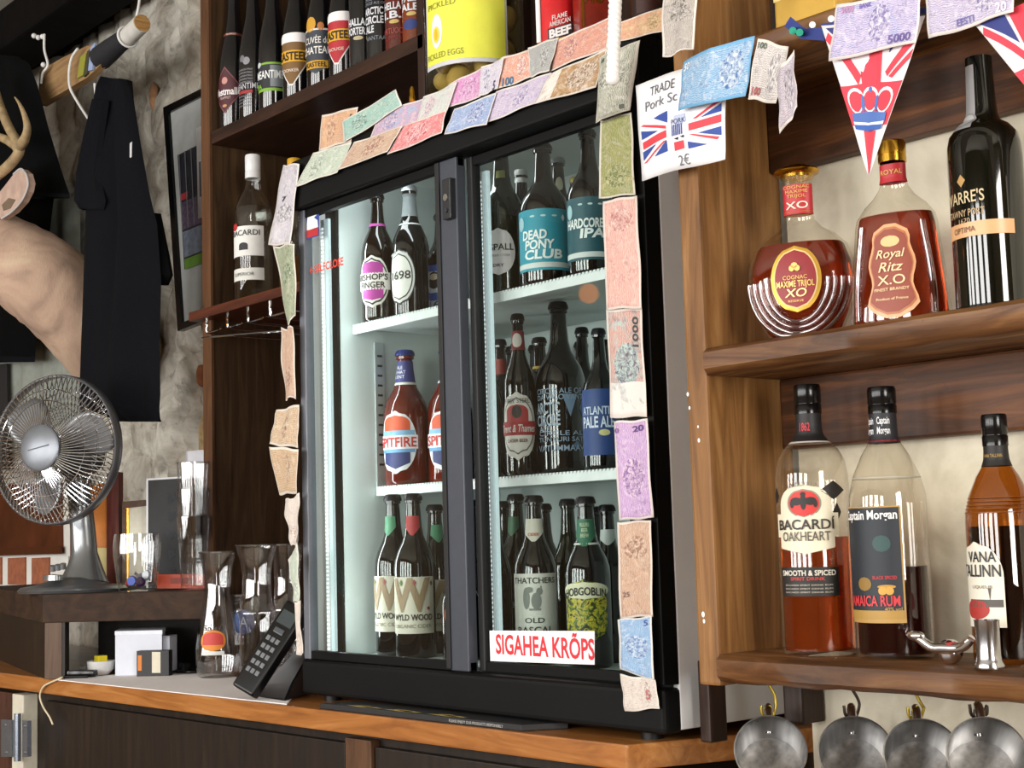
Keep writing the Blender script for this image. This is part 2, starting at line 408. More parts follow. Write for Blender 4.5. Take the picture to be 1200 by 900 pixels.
# rubble wall behind the left end of the bar: stones bulge out of the mortar
rs = random.Random(3); cents = []
for i in range(26):
    for j in range(15): cents.append((-3.7+i*.135+rs.uniform(-.05, .05)+(j % 2)*.06, -.2+j*.16+rs.uniform(-.04, .04), rs.uniform(.4, 1)))
NX, NZ = 150, 100; V, Fc = [], []
for j in range(NZ+1):
    for i in range(NX+1):
        x = -3.7+2.984*i/NX; z = -.2+2.26*j/NZ
        ds = sorted(((x-a)**2*1.1+(z-b)**2*1.8, q) for a, b, q in cents if abs(x-a) < .3 and abs(z-b) < .3)[:2]
        d1, d2 = math.sqrt(ds[0][0]), math.sqrt(ds[1][0]); e = min(1, max(0, (d2-d1)/.06)); e = e*e*(3-2*e)
        V.append(Vector((x, Y1-.012-.035*e*ds[0][1]+rs.uniform(-.003, .003)+.012*math.sin(5*x+3*z), z)))
for j in range(NZ):
    for i in range(NX): a = j*(NX+1)+i; Fc.append([a, a+1, a+NX+2, a+NX+1])
wb = struct('wall_back', (V, Fc), STONE, None, True)
for (px, py, sx, sz, col) in ((176,112,.026,.045,'8f6a4c'), (232,440,.03,.035,'8a5232'), (235,520,.03,.09,'a38a63'), (72,300,.06,.1,'8b8d80'), (108,276,.06,.07,'5d5a50')):
    p = yp(px, py, Y1-.05); q = random.Random(px)
    bm = bmesh.new(); bmesh.ops.create_icosphere(bm, subdivisions=2, radius=1)
    for vv in bm.verts: vv.co = Vector((p.x+vv.co.x*sx*q.uniform(.75, 1.15), p.y+.012+vv.co.y*.012, p.z+vv.co.z*sz*q.uniform(.85, 1.1)))
    mesh('stone', bm_out(bm), P(col, .95, var=.3, sc=60, bump=.6), wb, True)
struct('wall_behind_fridge', box(-.35, 1.1, Y1-.0, Y1+.1, Z0, Z1), ROOMW)
struct('wall_under_stone', box(X0, -.3, Y1, Y1+.1, Z0, Z1), ROOMW)
YW = .115                                                 # plaster chimney breast behind the right shelves
struct('wall_breast', box(1.075, X1, YW, Y1+.1, Z0, Z1), PLASTER)
struct('wall_left', box(X0-.1, X0, Y0, Y1+.1, Z0, Z1), ROOMW)
# room behind the camera, with its windows, the leftmost an added one
segs = []; xs = X0
for x in WINX: segs.append(box(xs, x-WINW/2, Y0-.12, Y0, Z0, Z1)); xs = x+WINW/2
segs.append(box(xs, X1, Y0-.12, Y0, Z0, Z1))
for x in WINX: segs += [box(x-WINW/2, x+WINW/2, Y0-.12, Y0, Z0, WZ0), box(x-WINW/2, x+WINW/2, Y0-.12, Y0, WZ1, Z1)]
struct('wall_front', join(*segs), ROOMW)
for i, x in enumerate(WINX):
    wf = struct('window_%d' % (i+1), join(box(x-WINW/2, x-WINW/2+.05, Y0-.08, Y0-.02, WZ0, WZ1), box(x+WINW/2-.05, x+WINW/2, Y0-.08, Y0-.02, WZ0, WZ1), box(x-.02, x+.02, Y0-.08, Y0-.02, WZ0, WZ1), box(x-WINW/2, x+WINW/2, Y0-.08, Y0-.02, WZ0, WZ0+.05), box(x-WINW/2, x+WINW/2, Y0-.08, Y0-.02, WZ1-.05, WZ1), box(x-WINW/2, x+WINW/2, Y0-.08, Y0-.02, .70, .74)), WHT)
    mesh('pane', box(x-WINW/2+.04, x+WINW/2-.04, Y0-.055, Y0-.05, WZ0+.04, WZ1-.04), GL, wf)
struct('wall_right', join(box(X1, X1+.1, Y0, -1.8, Z0, Z1), box(X1, X1+.1, -.8, Y1, Z0, Z1), box(X1, X1+.1, -1.8, -.8, Z0, 0), box(X1, X1+.1, -1.8, -.8, 1.5, Z1)), ROOMW)
# dark ceiling beam over the left end
struct('trim_1', box(X0, -.718, .24, .40, 1.872, 2.005, .01), P('0b0807', .9, var=.4, sc=15, bump=.5, spec=.1))
struct('trim_2', box(X0, -.718, .40, Y1+.02, 1.93, 2.06), P('0b0807', .9, var=.4, sc=15, spec=.1))
# ================================================================== BACK BAR: counter, ledge, cabinets
A0 = zp(0, 788.5, ZC); A1 = zp(734, 873, ZC); A2 = zp(862, 859, ZC)
dA = (A1-A0).normalized(); A00 = A0-dA*1.2
nA = Vector((-dA.y, dA.x, 0)); dB = (A2-A1).normalized(); A3 = A1+dB*.75
CT = .035
root = thing('back_bar_counter', 'long orange oak counter top carrying the fridge, glasses and placemat', 'counter', (A1.x, A1.y, ZC-CT))
pts = [A00, A1, A3, A3+Vector((-.3, .1, 0)), A00+nA*.55]
pts = [(p.x, min(p.y, Y1-.03)) for p in pts]
vf = prism(pts, ZC-CT, ZC, .003)
mesh('counter_top', vf, COUNT, root, world=True)
ur = thing('under_counter_cabinet', 'dark brown panelled cabinet below the orange counter edge', 'cabinet', (A1.x, A1.y, Z0))
U0 = A00+nA*.045; U1 = A1+nA*.045-dA*.05
def along(a, b, t0, t1, z0, z1, d, mat, name, bev=.002):
    e = (b-a); n = Vector((-e.y, e.x, 0)).normalized(); p, q = a+e*t0, a+e*t1
    return mesh(name, prism([(p.x, p.y), (q.x, q.y), (q.x+n.x*d, q.y+n.y*d), (p.x+n.x*d, p.y+n.y*d)], z0, z1, bev), mat, ur, world=True)
LU = (U1-U0).length
along(U0, U1, 0, 1, Z0, ZC-CT, .38, UNDER, 'carcass')
def t_of(px, py, o_=.0):
    d = (U1-U0).normalized(); n = Vector((-d.y, d.x, 0)); p = on(px, py, n, n.dot(U0)-o_); return (p-U0).dot(d)/LU
ts = [t_of(*q) for q in ((60,850), (150,860), (418,880), (443,885), (700,895))]
for a, b in ((ts[0], ts[2]-.004), (ts[3]+.004, ts[4])):
    o = along(U0-nA*.016, U1-nA*.016, a, b, Z0+.08, ZC-CT-.022, .016, UNDER, 'cabinet_door')
along(U0-nA*.02, U1-nA*.02, ts[2]-.002, ts[3]+.002, Z0+.05, ZC-CT-.012, .02, wood('edge_strip', '3a2618', '5a3d28', '71523a', 2), 'cabinet_stile')
# hinge on the far left cupboard
o = along(U0-nA*.03, U1-nA*.03, t_of(-60,870,.03), t_of(14,870,.03), Z0+.05, ZC-CT-.012, .03, wood('red_brown_door', '2c1a14', '4a2e24', '5d3c2f', 2), 'cabinet_door')
h0 = along(U0-nA*.036, U1-nA*.036, t_of(14,870,.036), t_of(27,870,.036), Z0+.05, ZC-CT-.012, .036, P('c9c3b2', .5), 'cream_strip')
def bil(q, u, v): return q[0]*(1-u)*(1-v)+q[1]*u*(1-v)+q[2]*u*v+q[3]*(1-u)*v
hp = U0-nA*.05; hn = nA
def hpt(px, py): return on(px, py, hn, hn.dot(hp))
hg = mesh('hinge', join(extr([hpt(1,843), hpt(14,844), hpt(14,887), hpt(1,887)], nA, .01), extr([hpt(26,844), hpt(32,845), hpt(32,887), hpt(26,887)], nA, .01), tube([hpt(20.5,836), hpt(20.5,892)], .008, 10)), P('a9b4c4', .25, .9), ur, world=True)
for q in ((6,850), (7,882), (29,851), (29,882)): mesh('screw', tube([hpt(*q), hpt(*q)-nA*.003], .003, 8), CHROME, hg, world=True)
# raised ledge box on the counter at the left
LA = zp(49, 794, ZC); LT = on(50, 696, (LA-CP)*1.0, (LA-CP).dot(LA)).z
LB = zp(238, 692, LT); LA = zp(50, 697, LT); LC = zp(0, 690.5, LT)
eL = (LB-LA).normalized(); nL = Vector((-eL.y, eL.x, 0)); fL = (LC-LA).normalized()
LB2 = LA+eL*((.435-LA.y)/eL.y); LC2 = LA+fL*1.1
lr = thing('raised_ledge', 'dark brown raised ledge with an open cubby, standing on the counter', 'shelf', (LA.x, LA.y, ZC))
TT = LT-(on(50, 730, nL, nL.dot(LA)).z)
xp_ = yp(238, 200, .19).x-.004; LB2 = LB+eL*.004
top = [(LA.x, LA.y), (LB2.x, LB2.y), (LB2.x, .185), (xp_, .185), (xp_, .43), (LC2.x, .43), (LC2.x, LC2.y)]
mesh('ledge_top', prism(top, LT-TT, LT, .002), LEDGE, lr, world=True)
def lpt(s, d): return LA+eL*s+nL*d
sw = .05
def lquad(s0, s1, d0, d1): return [tuple(lpt(s, d)[:2]) for s, d in ((s0, d0), (s1, d0), (s1, d1), (s0, d1))]
i1 = LA+fL*.0; mesh('side_panel', prism([tuple(lpt(.006, .004)[:2]), tuple((lpt(.006, .004)+eL*.045)[:2]), tuple((lpt(.05, .03))[:2]), tuple((LA+fL*1.05+eL*.03)[:2]), tuple((LA+fL*1.05)[:2])], ZC, LT-TT), UNDER, lr, world=True)
mesh('support_post', prism(lquad(.004, .044, .003, .03), ZC, LT-TT, .001), wood('post_wood', '3c2a1c', '5a4330', '6b5340', 2), lr, world=True)
mesh('cubby_back', prism(lquad(.05, .36, .20, .21), ZC, LT-TT), P('17110d', .7), lr, world=True)
# left cabinet of dark wood: side panel, shelves, back
YC = .19; xl = yp(238, 200, YC).x; xr = yp(247, 200, YC).x
cr = thing('bottle_cabinet', 'tall dark wooden cabinet with bottle shelves left of and above the fridge', 'cabinet', (xl, YC, ZC))
mesh('side_panel', box(xl, xr, YC, .47, ZC, 2.04, .002), wood('cabinet_side', '2a1c11', '463322', '5c4630', 2, 1, .4), cr, world=True)
mesh('side_panel_edge', box(xl-.001, xr+.002, YC-.004, YC+.004, ZC+.001, 2.04, .001), wood('cabinet_edge', '3a2415', '5b3c25', '714c30', 2), cr, world=True)
mesh('back_panel', box(xr, 1.02, .47, .482, ZC, 2.04), DARKW, cr, world=True)
s1l = yp(246, 164, YC); s1r = yp(489, 66, YC)
ZS1 = (s1l.z+s1r.z)/2+.030; xd = s1r.x
mesh('shelf', box(xr, xd+.02, YC, .47, ZS1-.030, ZS1, .002), DARKX, cr, world=True)
mesh('divider', box(xd, xd+.022, YC+.0, .47, 1.004, 2.04, .002), DARKW, cr, world=True)
s2l = yp(221, 384, .155); ZS2 = yp(280, 352, .17).z
mesh('shelf', box(s2l.x, -.035, .155, .47, ZS2-.022, ZS2, .003), REDW, cr, world=True)
mesh('shelf', box(xd+.02, 1.0, .30, .47, 1.52, 1.545, .002), DARKX, cr, world=True)
# wire glass rack under that shelf
rk = thing('glass_rack', 'chrome wire glass hanger under the reddish cabinet shelf', 'rack', (s2l.x+.1, .17, ZS2-.06))
for i, px in enumerate((242, 266, 290, 316)):
    a = yp(px, 367-i*6.2, .16); zz = ZS2-.0235
    a.z = zz
    mesh('wire', tube(bez([a, a+Vector((0,0,-.030)), a+Vector((.004,.0,-.034)), a+Vector((.062,.0,-.034)), a+Vector((.068, .01, -.03)), a+Vector((.068, .10, -.03)), a+Vector((.068, .22, -.03))], 4), .0022, 6), CHROME, rk, True, world=True)
    mesh('wire', tube(bez([a+Vector((.006,0,0)), a+Vector((.006,0,-.026)), a+Vector((.0,.02,-.036)), a+Vector((.0,.22,-.036))], 4), .0022, 6), CHROME, rk, True, world=True)
mesh('wire', tube([yp(237, 396, .16), yp(330, 388, .16)], .0022, 6), CHROME, rk, True, world=True)
# right-hand shelves of rustic pine
YS = -.06
pl = yp(797, 330, YS).x; prx = yp(821, 330, YS).x
ZU = yp(825, 408, YS).z; ZL = yp(836, 767, YS).z
sr = thing('rustic_wall_shelves', 'rustic brown pine shelf unit right of the fridge, fixed to the plaster wall', 'shelf', (pl, YS, .08))
mesh('side_board', box(pl, prx, YS+.004, YW-.002, yp(820, 803, YS).z, 2.04, .004), OAK, sr, world=True)
def shelf(z, th, x1, name='shelf', tilt=0.0, x0=None):
    bm = bmesh.new(); n = 40; a = prx+.001 if x0 is None else x0; q = random.Random(int(z*1000))
    bumpf = [q.uniform(-.0022, .0022) for _ in range(n+1)]; bumpz = [q.uniform(-.0016, .0016) for _ in range(n+1)]
    rows = []
    for i in range(n+1):
        x = a+(x1-a)*i/n; dz = tilt*(x-a)
        f = YS-.004+bumpf[i]
        rows.append([bm.verts.new(p) for p in ((x, YW-.002, z+dz), (x, f+.008, z+dz+bumpz[i]*.3), (x, f, z+dz-.006), (x, f+bumpf[-i]*.6, z+dz-th+.007), (x, f+.008, z+dz-th+bumpz[i]), (x, YW-.002, z+dz-th))])
    for r0, r1 in zip(rows, rows[1:]):
        for k in range(6): bm.faces.new((r0[k], r0[(k+1) % 6], r1[(k+1) % 6], r1[k]))
    bm.faces.new(rows[0]); bm.faces.new(rows[-1][::-1])
    return mesh(name, bm_out(bm), OAKX, sr, True, world=True)
for zz, th in ((ZU, .034), (ZL, .034)):
    o = shelf(zz, th, 2.3)
Z3 = yp(930, 56, YS).z+.034
o = shelf(Z3, .034, 2.3)
zb3 = yp(1062, 163, YW-.02).z; zb2 = yp(1090, 513, YW-.02).z; zb1 = yp(905, 842, YW-.02).z
BAT = wood('back_batten', '241309', '4a2b16', '7d4c26', 0, 1.0, .5, .5)
mesh('batten', box(prx, 2.3, YW-.026, YW-.002, zb3, Z3-.034, .004), BAT, sr, world=True)
mesh('batten', box(prx, 2.3, YW-.026, YW-.002, zb2, ZU-.034, .004), BAT, sr, world=True)
mesh('bracket', box(prx+.0, yp(957, 830, YW-.02).x, YW-.05, YW-.002, zb1, ZL-.034, .004), DARKW, sr, world=True)
q = yp(834, 830, YW-.06); mesh('foot_post', box(q.x-.010, q.x+.010, YW-.075, YW-.04, ZC, yp(820, 803, YS).z+.02, .003), DARKW, sr, world=True)
# chalky paint flecks on the side board's front edge
for px, py, w_ in ((806,462,3), (808,478,2.5), (818,500,2), (819,516,3), (824,720,4), (825,728,3)):
    p = yp(px, py, YS+.0035); mesh('paint_fleck', xf(shape_vf('oval', .004*w_/3, .006*w_/3, 4, 6), Matrix.Translation(p) @ Matrix.Rotation(PI/2, 4, 'X')), WHT, sr, world=True)
# ================================================================== DISPLAY FRIDGE
W = .92; ZG0, ZG1, ZT = .066, .905, 1.0
fr = thing('display_fridge', 'black back bar display fridge with two sliding glass doors full of bottles', 'fridge', (W/2, .22, ZC))
GREYP = P('6d7078', .45, .3, .05, 60); SIDE = P('eef0f2', .45, 0, .03, 10); INW = P('cfdad8', .55, var=.03, sc=8)
FB = P('080808', .55, var=.15, sc=25, spec=.16); GREYD = P('40444d', .45, .3, .05, 60); GASK = P('0b0b0c', .6)
def fp(name, vf, m, parent=None, smooth=False, label=None): return mesh(name, vf, m, parent or fr, smooth, True, label)
fp('side_panel', box(W-.012, W, .026, .46, .004, ZG1, .002), SIDE, label='light grey painted side panel')
fp('side_panel', box(0, .012, .012, .46, .004, ZG1, .002), SIDE)
fp('back_panel', box(.012, W-.012, .445, .46, .0, .983), INW)
fp('canopy', box(-.004, W+.004, -.012, .032, ZG1, ZT, .006, 3), FB, label='black header above the doors'); fp('canopy_top', box(-.004, W+.004, .030, .462, .984, ZT, .004), FB)
for x_ in (-.004, W-.010): fp('canopy_side', box(x_, x_+.014, .030, .462, ZG1, .985, .002), FB)
fp('plinth', box(0, W, -.006, .03, 0.0, ZG0-.004, .008, 3), FB); fp('chassis', box(.014, W-.014, .03, .46, 0.004, ZG0-.006), FB)
for x in (.05, W-.06):
    for y in (.03, .42): fp('foot', xf(lathe([(0, ZC), (.016, ZC), (.016, -.003), (.010, .002), (0, .002)], 14), Matrix.Translation((x, y, 0))), BLK, smooth=True)
fp('front_frame', box(W-.052, W, -.004, .026, ZG0, ZG1, .002), FB)
fp('liner', box(.044, .048, .062, .445, ZG0, .98), INW); fp('liner', box(W-.05, W-.046, .06, .445, ZG0, .98), INW)
fp('liner', box(.012, .046, .055, .063, ZG0, ZG1), GASK)
fp('liner', box(.044, W-.046, .034, .445, .977, .983), INW); fp('floor_liner', box(.012, W-.012, .016, .445, ZG0-.012, ZG0-.004), P('3c4041', .5))
fp('floor_tray', box(.05, W-.05, .075, .44, ZG0-.004, ZG0), INW)
# sliding doors
def door(x0, x1, y, ls, rs_, lm, rm):
    d = fp('sliding_door', box(x0, x1, y, y+.014, ZG0-.003, ZG0+.012, .001), FB)
    fp('top_rail', box(x0, x1, y, y+.014, ZG1-.016, ZG1-.001, .001), FB, d)
    fp('stile', box(x0, x0+ls, y-.003, y+.016, ZG0-.003, ZG1-.001, .002), lm, d)
    fp('stile', box(x1-rs_, x1, y-.003, y+.016, ZG0-.003, ZG1-.001, .002), rm, d)
    fp('glass_pane', box(x0+ls, x1-rs_, y+.005, y+.009, ZG0+.012, ZG1-.016), GLD, d)
    return d
d1 = door(0.0, .487, 0.004, .020, .046, GREYP, GREYD)
fp('stile_edge', box(.432, .443, -.002, .021, ZG0, ZG1-.002, .001), GASK, d1)
d2 = door(.489, W-.05, .024, .014, .03, GASK, GASK)
# lock on the left door's stile
lk = yp(526, 232, -.004); lo = fp('lock', box(lk.x-.011, lk.x+.011, -.010, .004, lk.z-.036, lk.z+.032, .002), P('1b1c20', .4), d1); fp('keyhole', tube([Vector((lk.x, -.012, lk.z)), Vector((lk.x, -.009, lk.z))], .006, 14), CHROME, lo); fp('keyhole', tube([Vector((lk.x, -.012, lk.z-.022)), Vector((lk.x, -.009, lk.z-.022))], .004, 12), P('50545c', .3, .8), lo)
# LED strips: dotted tubes behind the left edge of each pane
for x, y in ((.030, .032), (.478, .054)):
    fp('light_strip', box(x, x+.012, y, y+.008, ZG0+.01, ZG1-.02), WHT)
    fp('light_diffuser', box(x+.013, x+.024, y+.001, y+.007, ZG0+.01, ZG1-.02), glow('led_diffuser', 'cfe4ea', .35))
    dots = join(*[box(x+.003, x+.009, y-.002, y+.0005, z, z+.0035) for z in [ZG0+.012+i*.0075 for i in range(106)]])
    o = fp('light_dots', dots, glow('led_dots', 'e8f4ff', .8)); o['kind'] = 'stuff'
    if x < .1: area('fridge_led', (x+.03, y+.012, .48), (.75, .66, 0), .012, .78, .9, (.93, .98, 1))
area('fridge_fill', (.25, .05, .972), (0, .35, -1), .36, .03, .5, (.93, .98, 1))  # added fill light under the header, left half only; no lamp part here
# shelves with a toothed front rail
ZF1 = yp(415, 381, .09).z; ZF2 = yp(445, 570, .135).z; ZF0 = ZG0
for z, y in ((ZF1, .088), (ZF2, .135)):
    s_ = fp('wire_shelf', box(.05, W-.052, y+.004, .44, z-.006, z-.001), INW)
    fp('shelf_rail', box(.05, W-.052, y, y+.006, z-.018, z-.002, .001), P('dfe6e6', .45), s_)
    o = fp('shelf_teeth', join(*[box(x, x+.005, y-.001, y+.008, z-.004, z) for x in [.052+i*.0085 for i in range(95)]]), P('dfe6e6', .45), s_); o['kind'] = 'stuff'
up = fp('shelf_upright', box(.048, .052, .137, .158, ZF2, ZF1-.03), P('b9c2c2', .4, .4))
for i in range(12): fp('slot', box(.0515, .0526, .142, .153, ZF2+.04+i*.019, ZF2+.044+i*.019), P('23282a', .6), up)
# stickers and the printed notice on the glass
def ypatch(name, quad, y, mat, parent, th=.0006, label=None):
    pts = [yp(a, b, y) for a, b in quad]; return mesh(name, extr(pts, (0,-1,0), th), mat, parent, world=True, label=label)
def ytext(txt, cpx, y, hpx, wpx, col, parent, bold=0.0, x_end=None, shear=0.0):
    """flat lettering on a plane facing the room; cpx = centre pixel, size in pixels there"""
    p = yp(cpx[0], cpx[1], y); q = yp(cpx[0]+wpx/2, cpx[1], y); q0 = yp(cpx[0]-wpx/2, cpx[1], y); wd = (q.x-q0.x)
    t_ = yp(cpx[0], cpx[1]-hpx/2, y).z-yp(cpx[0], cpx[1]+hpx/2, y).z
    vs, fs = text2d(txt, t_, wd, bold, None, shear)
    return mesh('lettering', ([Vector((p.x+v.x, y, p.z+v.y)) for v in vs], fs), P(col, .5, var=.03), parent, world=True)
sk = ypatch('sticker', ((357,244),(374,238),(374,276),(357,282)), .0085, P('2a3f8f', .5), fr, label='blue and white logo sticker with a red badge')
ypatch('sticker_print', ((360,262),(361,252),(366,247),(372,246),(371,252),(368,255),(372,258),(373,267),(360,270)), .0078, WHT, sk)
ypatch('sticker_print', ((358,271),(373,266),(373,275),(358,280)), .0078, P('b3262a', .5), sk)
ytext('\u2190SELFCLOSE', (382, 311.5), .0074, 9, 40, 'd8402c', fr, .02)
nz = ypatch('notice', ((574,739),(697,739.5),(697,779),(575,774.5)), .0282, P('f2f2f4', .5, var=.02), fr, label='white notice with red capital lettering')
ytext('SIGAHEA KR\u00d5PS', (636.5, 757.5), .0272, 23, 115, 'd32230', nz, .022)
# ================================================================== BOTTLES IN THE FRIDGE
CR = ('crown', P('2c2c30', .3, .8)); CRS = ('crown', P('b8bcc0', .3, .8)); CRB = ('crown', P('2a3a7a', .35, .4)); CRG = ('crown', P('c9b45a', .3, .6))
G1 = 'bottles in the display fridge'
def fb(label, *a, **k): return bottle('beer_bottle', label, *a, group=G1, **k)
# --- top shelf, left door
b = fb('brown ale bottle with a magenta and white oval label on the top fridge shelf', 443, 222, 377, 40, .117, ZF1, 'ale', BEER, -22, cap=CR)
blabel(b, 'rect', 0, .745, 300, .022, 'b8489f', 'neck_band')
l = blabel(b, 'oval', 0, .30, 118, .40, 'e9e6dc', lab='white oval label'); blabel(b, 'oval', 0, .30, 108, .36, '2b2b30', 'ring', l, 1); blabel(b, 'oval', 0, .30, 100, .33, 'f0ece4', 'ring', l, 2)
blabel(b, 'archtop', 0, .405, 74, .09, 'b03a98', 'print', l, 3); blabel(b, 'shield', 0, .20, 74, .09, 'b03a98', 'print', l, 3)
blabel(b, 'rect', 0, .30, 124, .13, 'efe9e2', 'banner', l, 3)
btext(b, "BISHOP'S", 0, .332, .045, 104, '241c20', l, 5, .02); btext(b, 'FINGER', 0, .272, .045, 86, '241c20', l, 5, .02)
b = fb('dark bottle with a white label ring reading 1698 beside the magenta label', 481, 213, 373, 44, .145, ZF1, 'ale', BEER2, -38, cap=CRS)
blabel(b, 'rect', 0, .70, 330, .012, 'dfe2e4', 'neck_band'); blabel(b, 'rect', 0, .845, 330, .17, '8b9396', 'neck_foil')
l = blabel(b, 'oval', 0, .30, 104, .42, '26282c'); blabel(b, 'oval', 0, .30, 98, .39, 'dadbd6', 'ring', l, 1); blabel(b, 'oval', 0, .30, 86, .345, '2a2c30', 'ring', l, 2); blabel(b, 'oval', 0, .30, 80, .325, 'e4e3dc', 'ring', l, 3)
btext(b, '1698', 4, .31, .06, 66, '1e1e22', l, 5, .01); btext(b, 'BREWERS', 0, .475, .02, 60, 'e8e8e8', l, 5, arc=-.35)
b = fb('bottle with a blue and white bearded face label behind the door stile', 517, 236, 366, 36, .222, ZF1, 'long', BEER2, -30, cap=CR)
l = blabel(b, 'rect', 0, .30, 150, .42, 'c9cfd6'); blabel(b, 'rect', 0, .48, 150, .06, '3a56a4', 'print', l, 1); blabel(b, 'rect', 0, .22, 150, .07, '3a56a4', 'print', l, 1); blabel(b, 'oval', 0, .37, 50, .16, '1d2026', 'print', l, 1); blabel(b, 'oval', 0, .40, 36, .06, 'd9c3ae', 'print', l, 2)
btext(b, '16', 0, .15, .06, 40, '3a4a70', l, 2, .02)
# --- middle shelf, left door: two amber ales
def spitfire(label, *a, **k):
    b = fb(label, *a, **k)
    blabel(b, 'rect', 0, .835, 360, .16, '3a3f7c', 'neck_foil'); blabel(b, 'rect', 0, .745, 360, .018, 'd9d7d2', 'neck_band')
    btext(b, 'ALE\nWHAT\nKENT', -12, .83, .024, 90, 'e6e4e8', None, 2)
    l = blabel(b, 'oval', 0, .31, 112, .46, 'e4e6ea', lab='blue, white and red shaped label')
    blabel(b, 'shield', 0, .215, 76, .20, '24306a', 'print', l, 1); blabel(b, 'archtop', 0, .43, 78, .15, 'd4552e', 'print', l, 1)
    blabel(b, 'rect', 0, .37, 100, .05, '7fb2d6', 'print', l, 2); blabel(b, 'rect', 0, .25, 100, .03, '6aa0cc', 'print', l, 2)
    blabel(b, 'rect', 0, .31, 116, .10, 'e9eaee', 'banner', l, 3); btext(b, 'SPITFIRE', 0, .31, .07, 108, 'c33331', l, 5, .02)
    return b
spitfire('first of two amber ale bottles with a blue neck, beside the fridge liner', 476, 408, 568, 53, .175, ZF2, 'ale', AMB, -30, cap=CRB)
spitfire('second amber ale bottle with a blue neck, half behind the door stile', 527, 405, 566, 53, .226, ZF2, 'ale', AMB, -12, cap=CRB)
# --- floor, left door: cider with a big W
def cider(label, cx, yt, yb, w_, Y, neck, turn):
    b = fb(label, cx, yt, yb, w_, Y, ZF0, 'long', BEER2, turn, cap=CR)
    blabel(b, 'goblet', 0, .80, 110, .12, neck, 'neck_label')
    l = blabel(b, 'rect', 0, .32, 142, .34, 'd9d6c4', lab='cream label with a large tan W')
    btext(b, 'W', -4, .385, .19, 118, 'a08a6c', l, 2, .035); btext(b, 'WYLD WOOD', 0, .248, .035, 120, '2c2622', l, 2, .025); btext(b, 'ORGANIC CIDER', 0, .195, .022, 112, '8e8471', l, 2)
    blabel(b, 'oval', 48, .30, 9, .022, 'a8324a', 'print', l, 1); blabel(b, 'diamond', -30, .455, 10, .04, '6c8454', 'print', l, 3); blabel(b, 'diamond', 8, .455, 10, .04, 'a55a58', 'print', l, 3); blabel(b, 'diamond', 58, .45, 10, .04, '7a5a50', 'print', l, 3)
    return b
cider('cream labelled cider bottle with a green neck label, nearest the fridge liner', 462, 583, 771, 46, .122, '4f8f6c', -36)
cider('cream labelled cider bottle with a red neck label', 486, 582, 774, 48, .108, 'b23b3f', -10)
cider('cream labelled cider bottle with a green neck label behind the red necked one', 511, 584, 757, 46, .20, '4f8f6c', 20)
b = fb('dark bottle with a round orange emblem beside the door stile', 540, 640, 768, 46, .115, ZF0, 'stub', BEER2, -20, cap=CR)
l = blabel(b, 'oval', -10, .42, 50, .24, 'd9642a'); blabel(b, 'oval', -10, .42, 26, .13, 'e8c04a', 'print', l, 1)
# --- top shelf, right door
b = fb('tall green cider bottle with a white oval label behind the right pane', 589, 168, 347, 50, .125, ZF1, 'long', GRN, -14, cap=CR)
blabel(b, 'rect', 8, .80, 60, .05, '8a8f4a', 'neck_print')
l = blabel(b, 'oval', 0, .27, 92, .31, 'e6dfe0'); btext(b, 'ASPALL', 0, .30, .042, 82, '2a3634', l, 2, .015); btext(b, 'SUFFOLK CYDER', 0, .245, .014, 60, '8a7f86', l, 2); btext(b, 'DRY', 0, .18, .02, 30, '6d4a68', l, 2, .02)
b = fb('dark bottle with a white cap behind the oval cider label', 612, 182, 340, 40, .20, ZF1, 'long', BEER2, 0, cap=(.90, WHT))
def punk(label, words, colr, cx, yt, yb, w_, turn):
    b = fb(label, cx, yt, yb, w_, .13, ZF1, 'stub', BEER, turn, cap=CR)
    l = blabel(b, 'rect', 0, .30, 165, .42, colr); blabel(b, 'rect', 0, .125, 165, .035, 'cfd6d4', 'print', l, 1)
    for i, (wd, s, wa) in enumerate(words): btext(b, wd, s, .335-.068*i, .06, wa, 'e6eeee', l, 2, .035, shear=.1)
    blabel(b, 'diamond', 52, .45, 10, .05, 'dfe9ea', 'print', l, 1); blabel(b, 'oval', -55, .42, 22, .10, '9fc4cc', 'print', l, 1)
    for s in (-20, 5, 30): blabel(b, 'oval', s, .47+.01*math.sin(s), 12, .014, 'b9d6dc', 'print', l, 1)
    return b
punk('turquoise labelled beer bottle on the top fridge shelf', (('DEAD', -18, 60), ('PONY', -6, 70), ('CLUB', 2, 88)), '2c93a8', 638, 168, 340, 60, -8)
b = fb('brown bottle with a pale neck tag behind the turquoise labelled one', 655, 165, 332, 42, .22, ZF1, 'long', BEER, 0, cap=CRS)
blabel(b, 'oval', 10, .80, 60, .10, 'd6d2b4', 'neck_label')
b = fb('slim dark bottle with a gold cap between the turquoise and teal labels', 676, 176, 326, 34, .288, ZF1, 'long', BEER2, 0, cap=CRG)
punk('dark teal labelled beer bottle beside the pink banknote', (('HARDCORE', -14, 100), ('IPA', 8, 62)), '21535e', 691, 152, 329, 54, -4)
b = fb('brown bottle with a silver cap behind the teal labelled one', 722, 176, 318, 44, .23, ZF1, 'long', BEER, 0, cap=CRS)
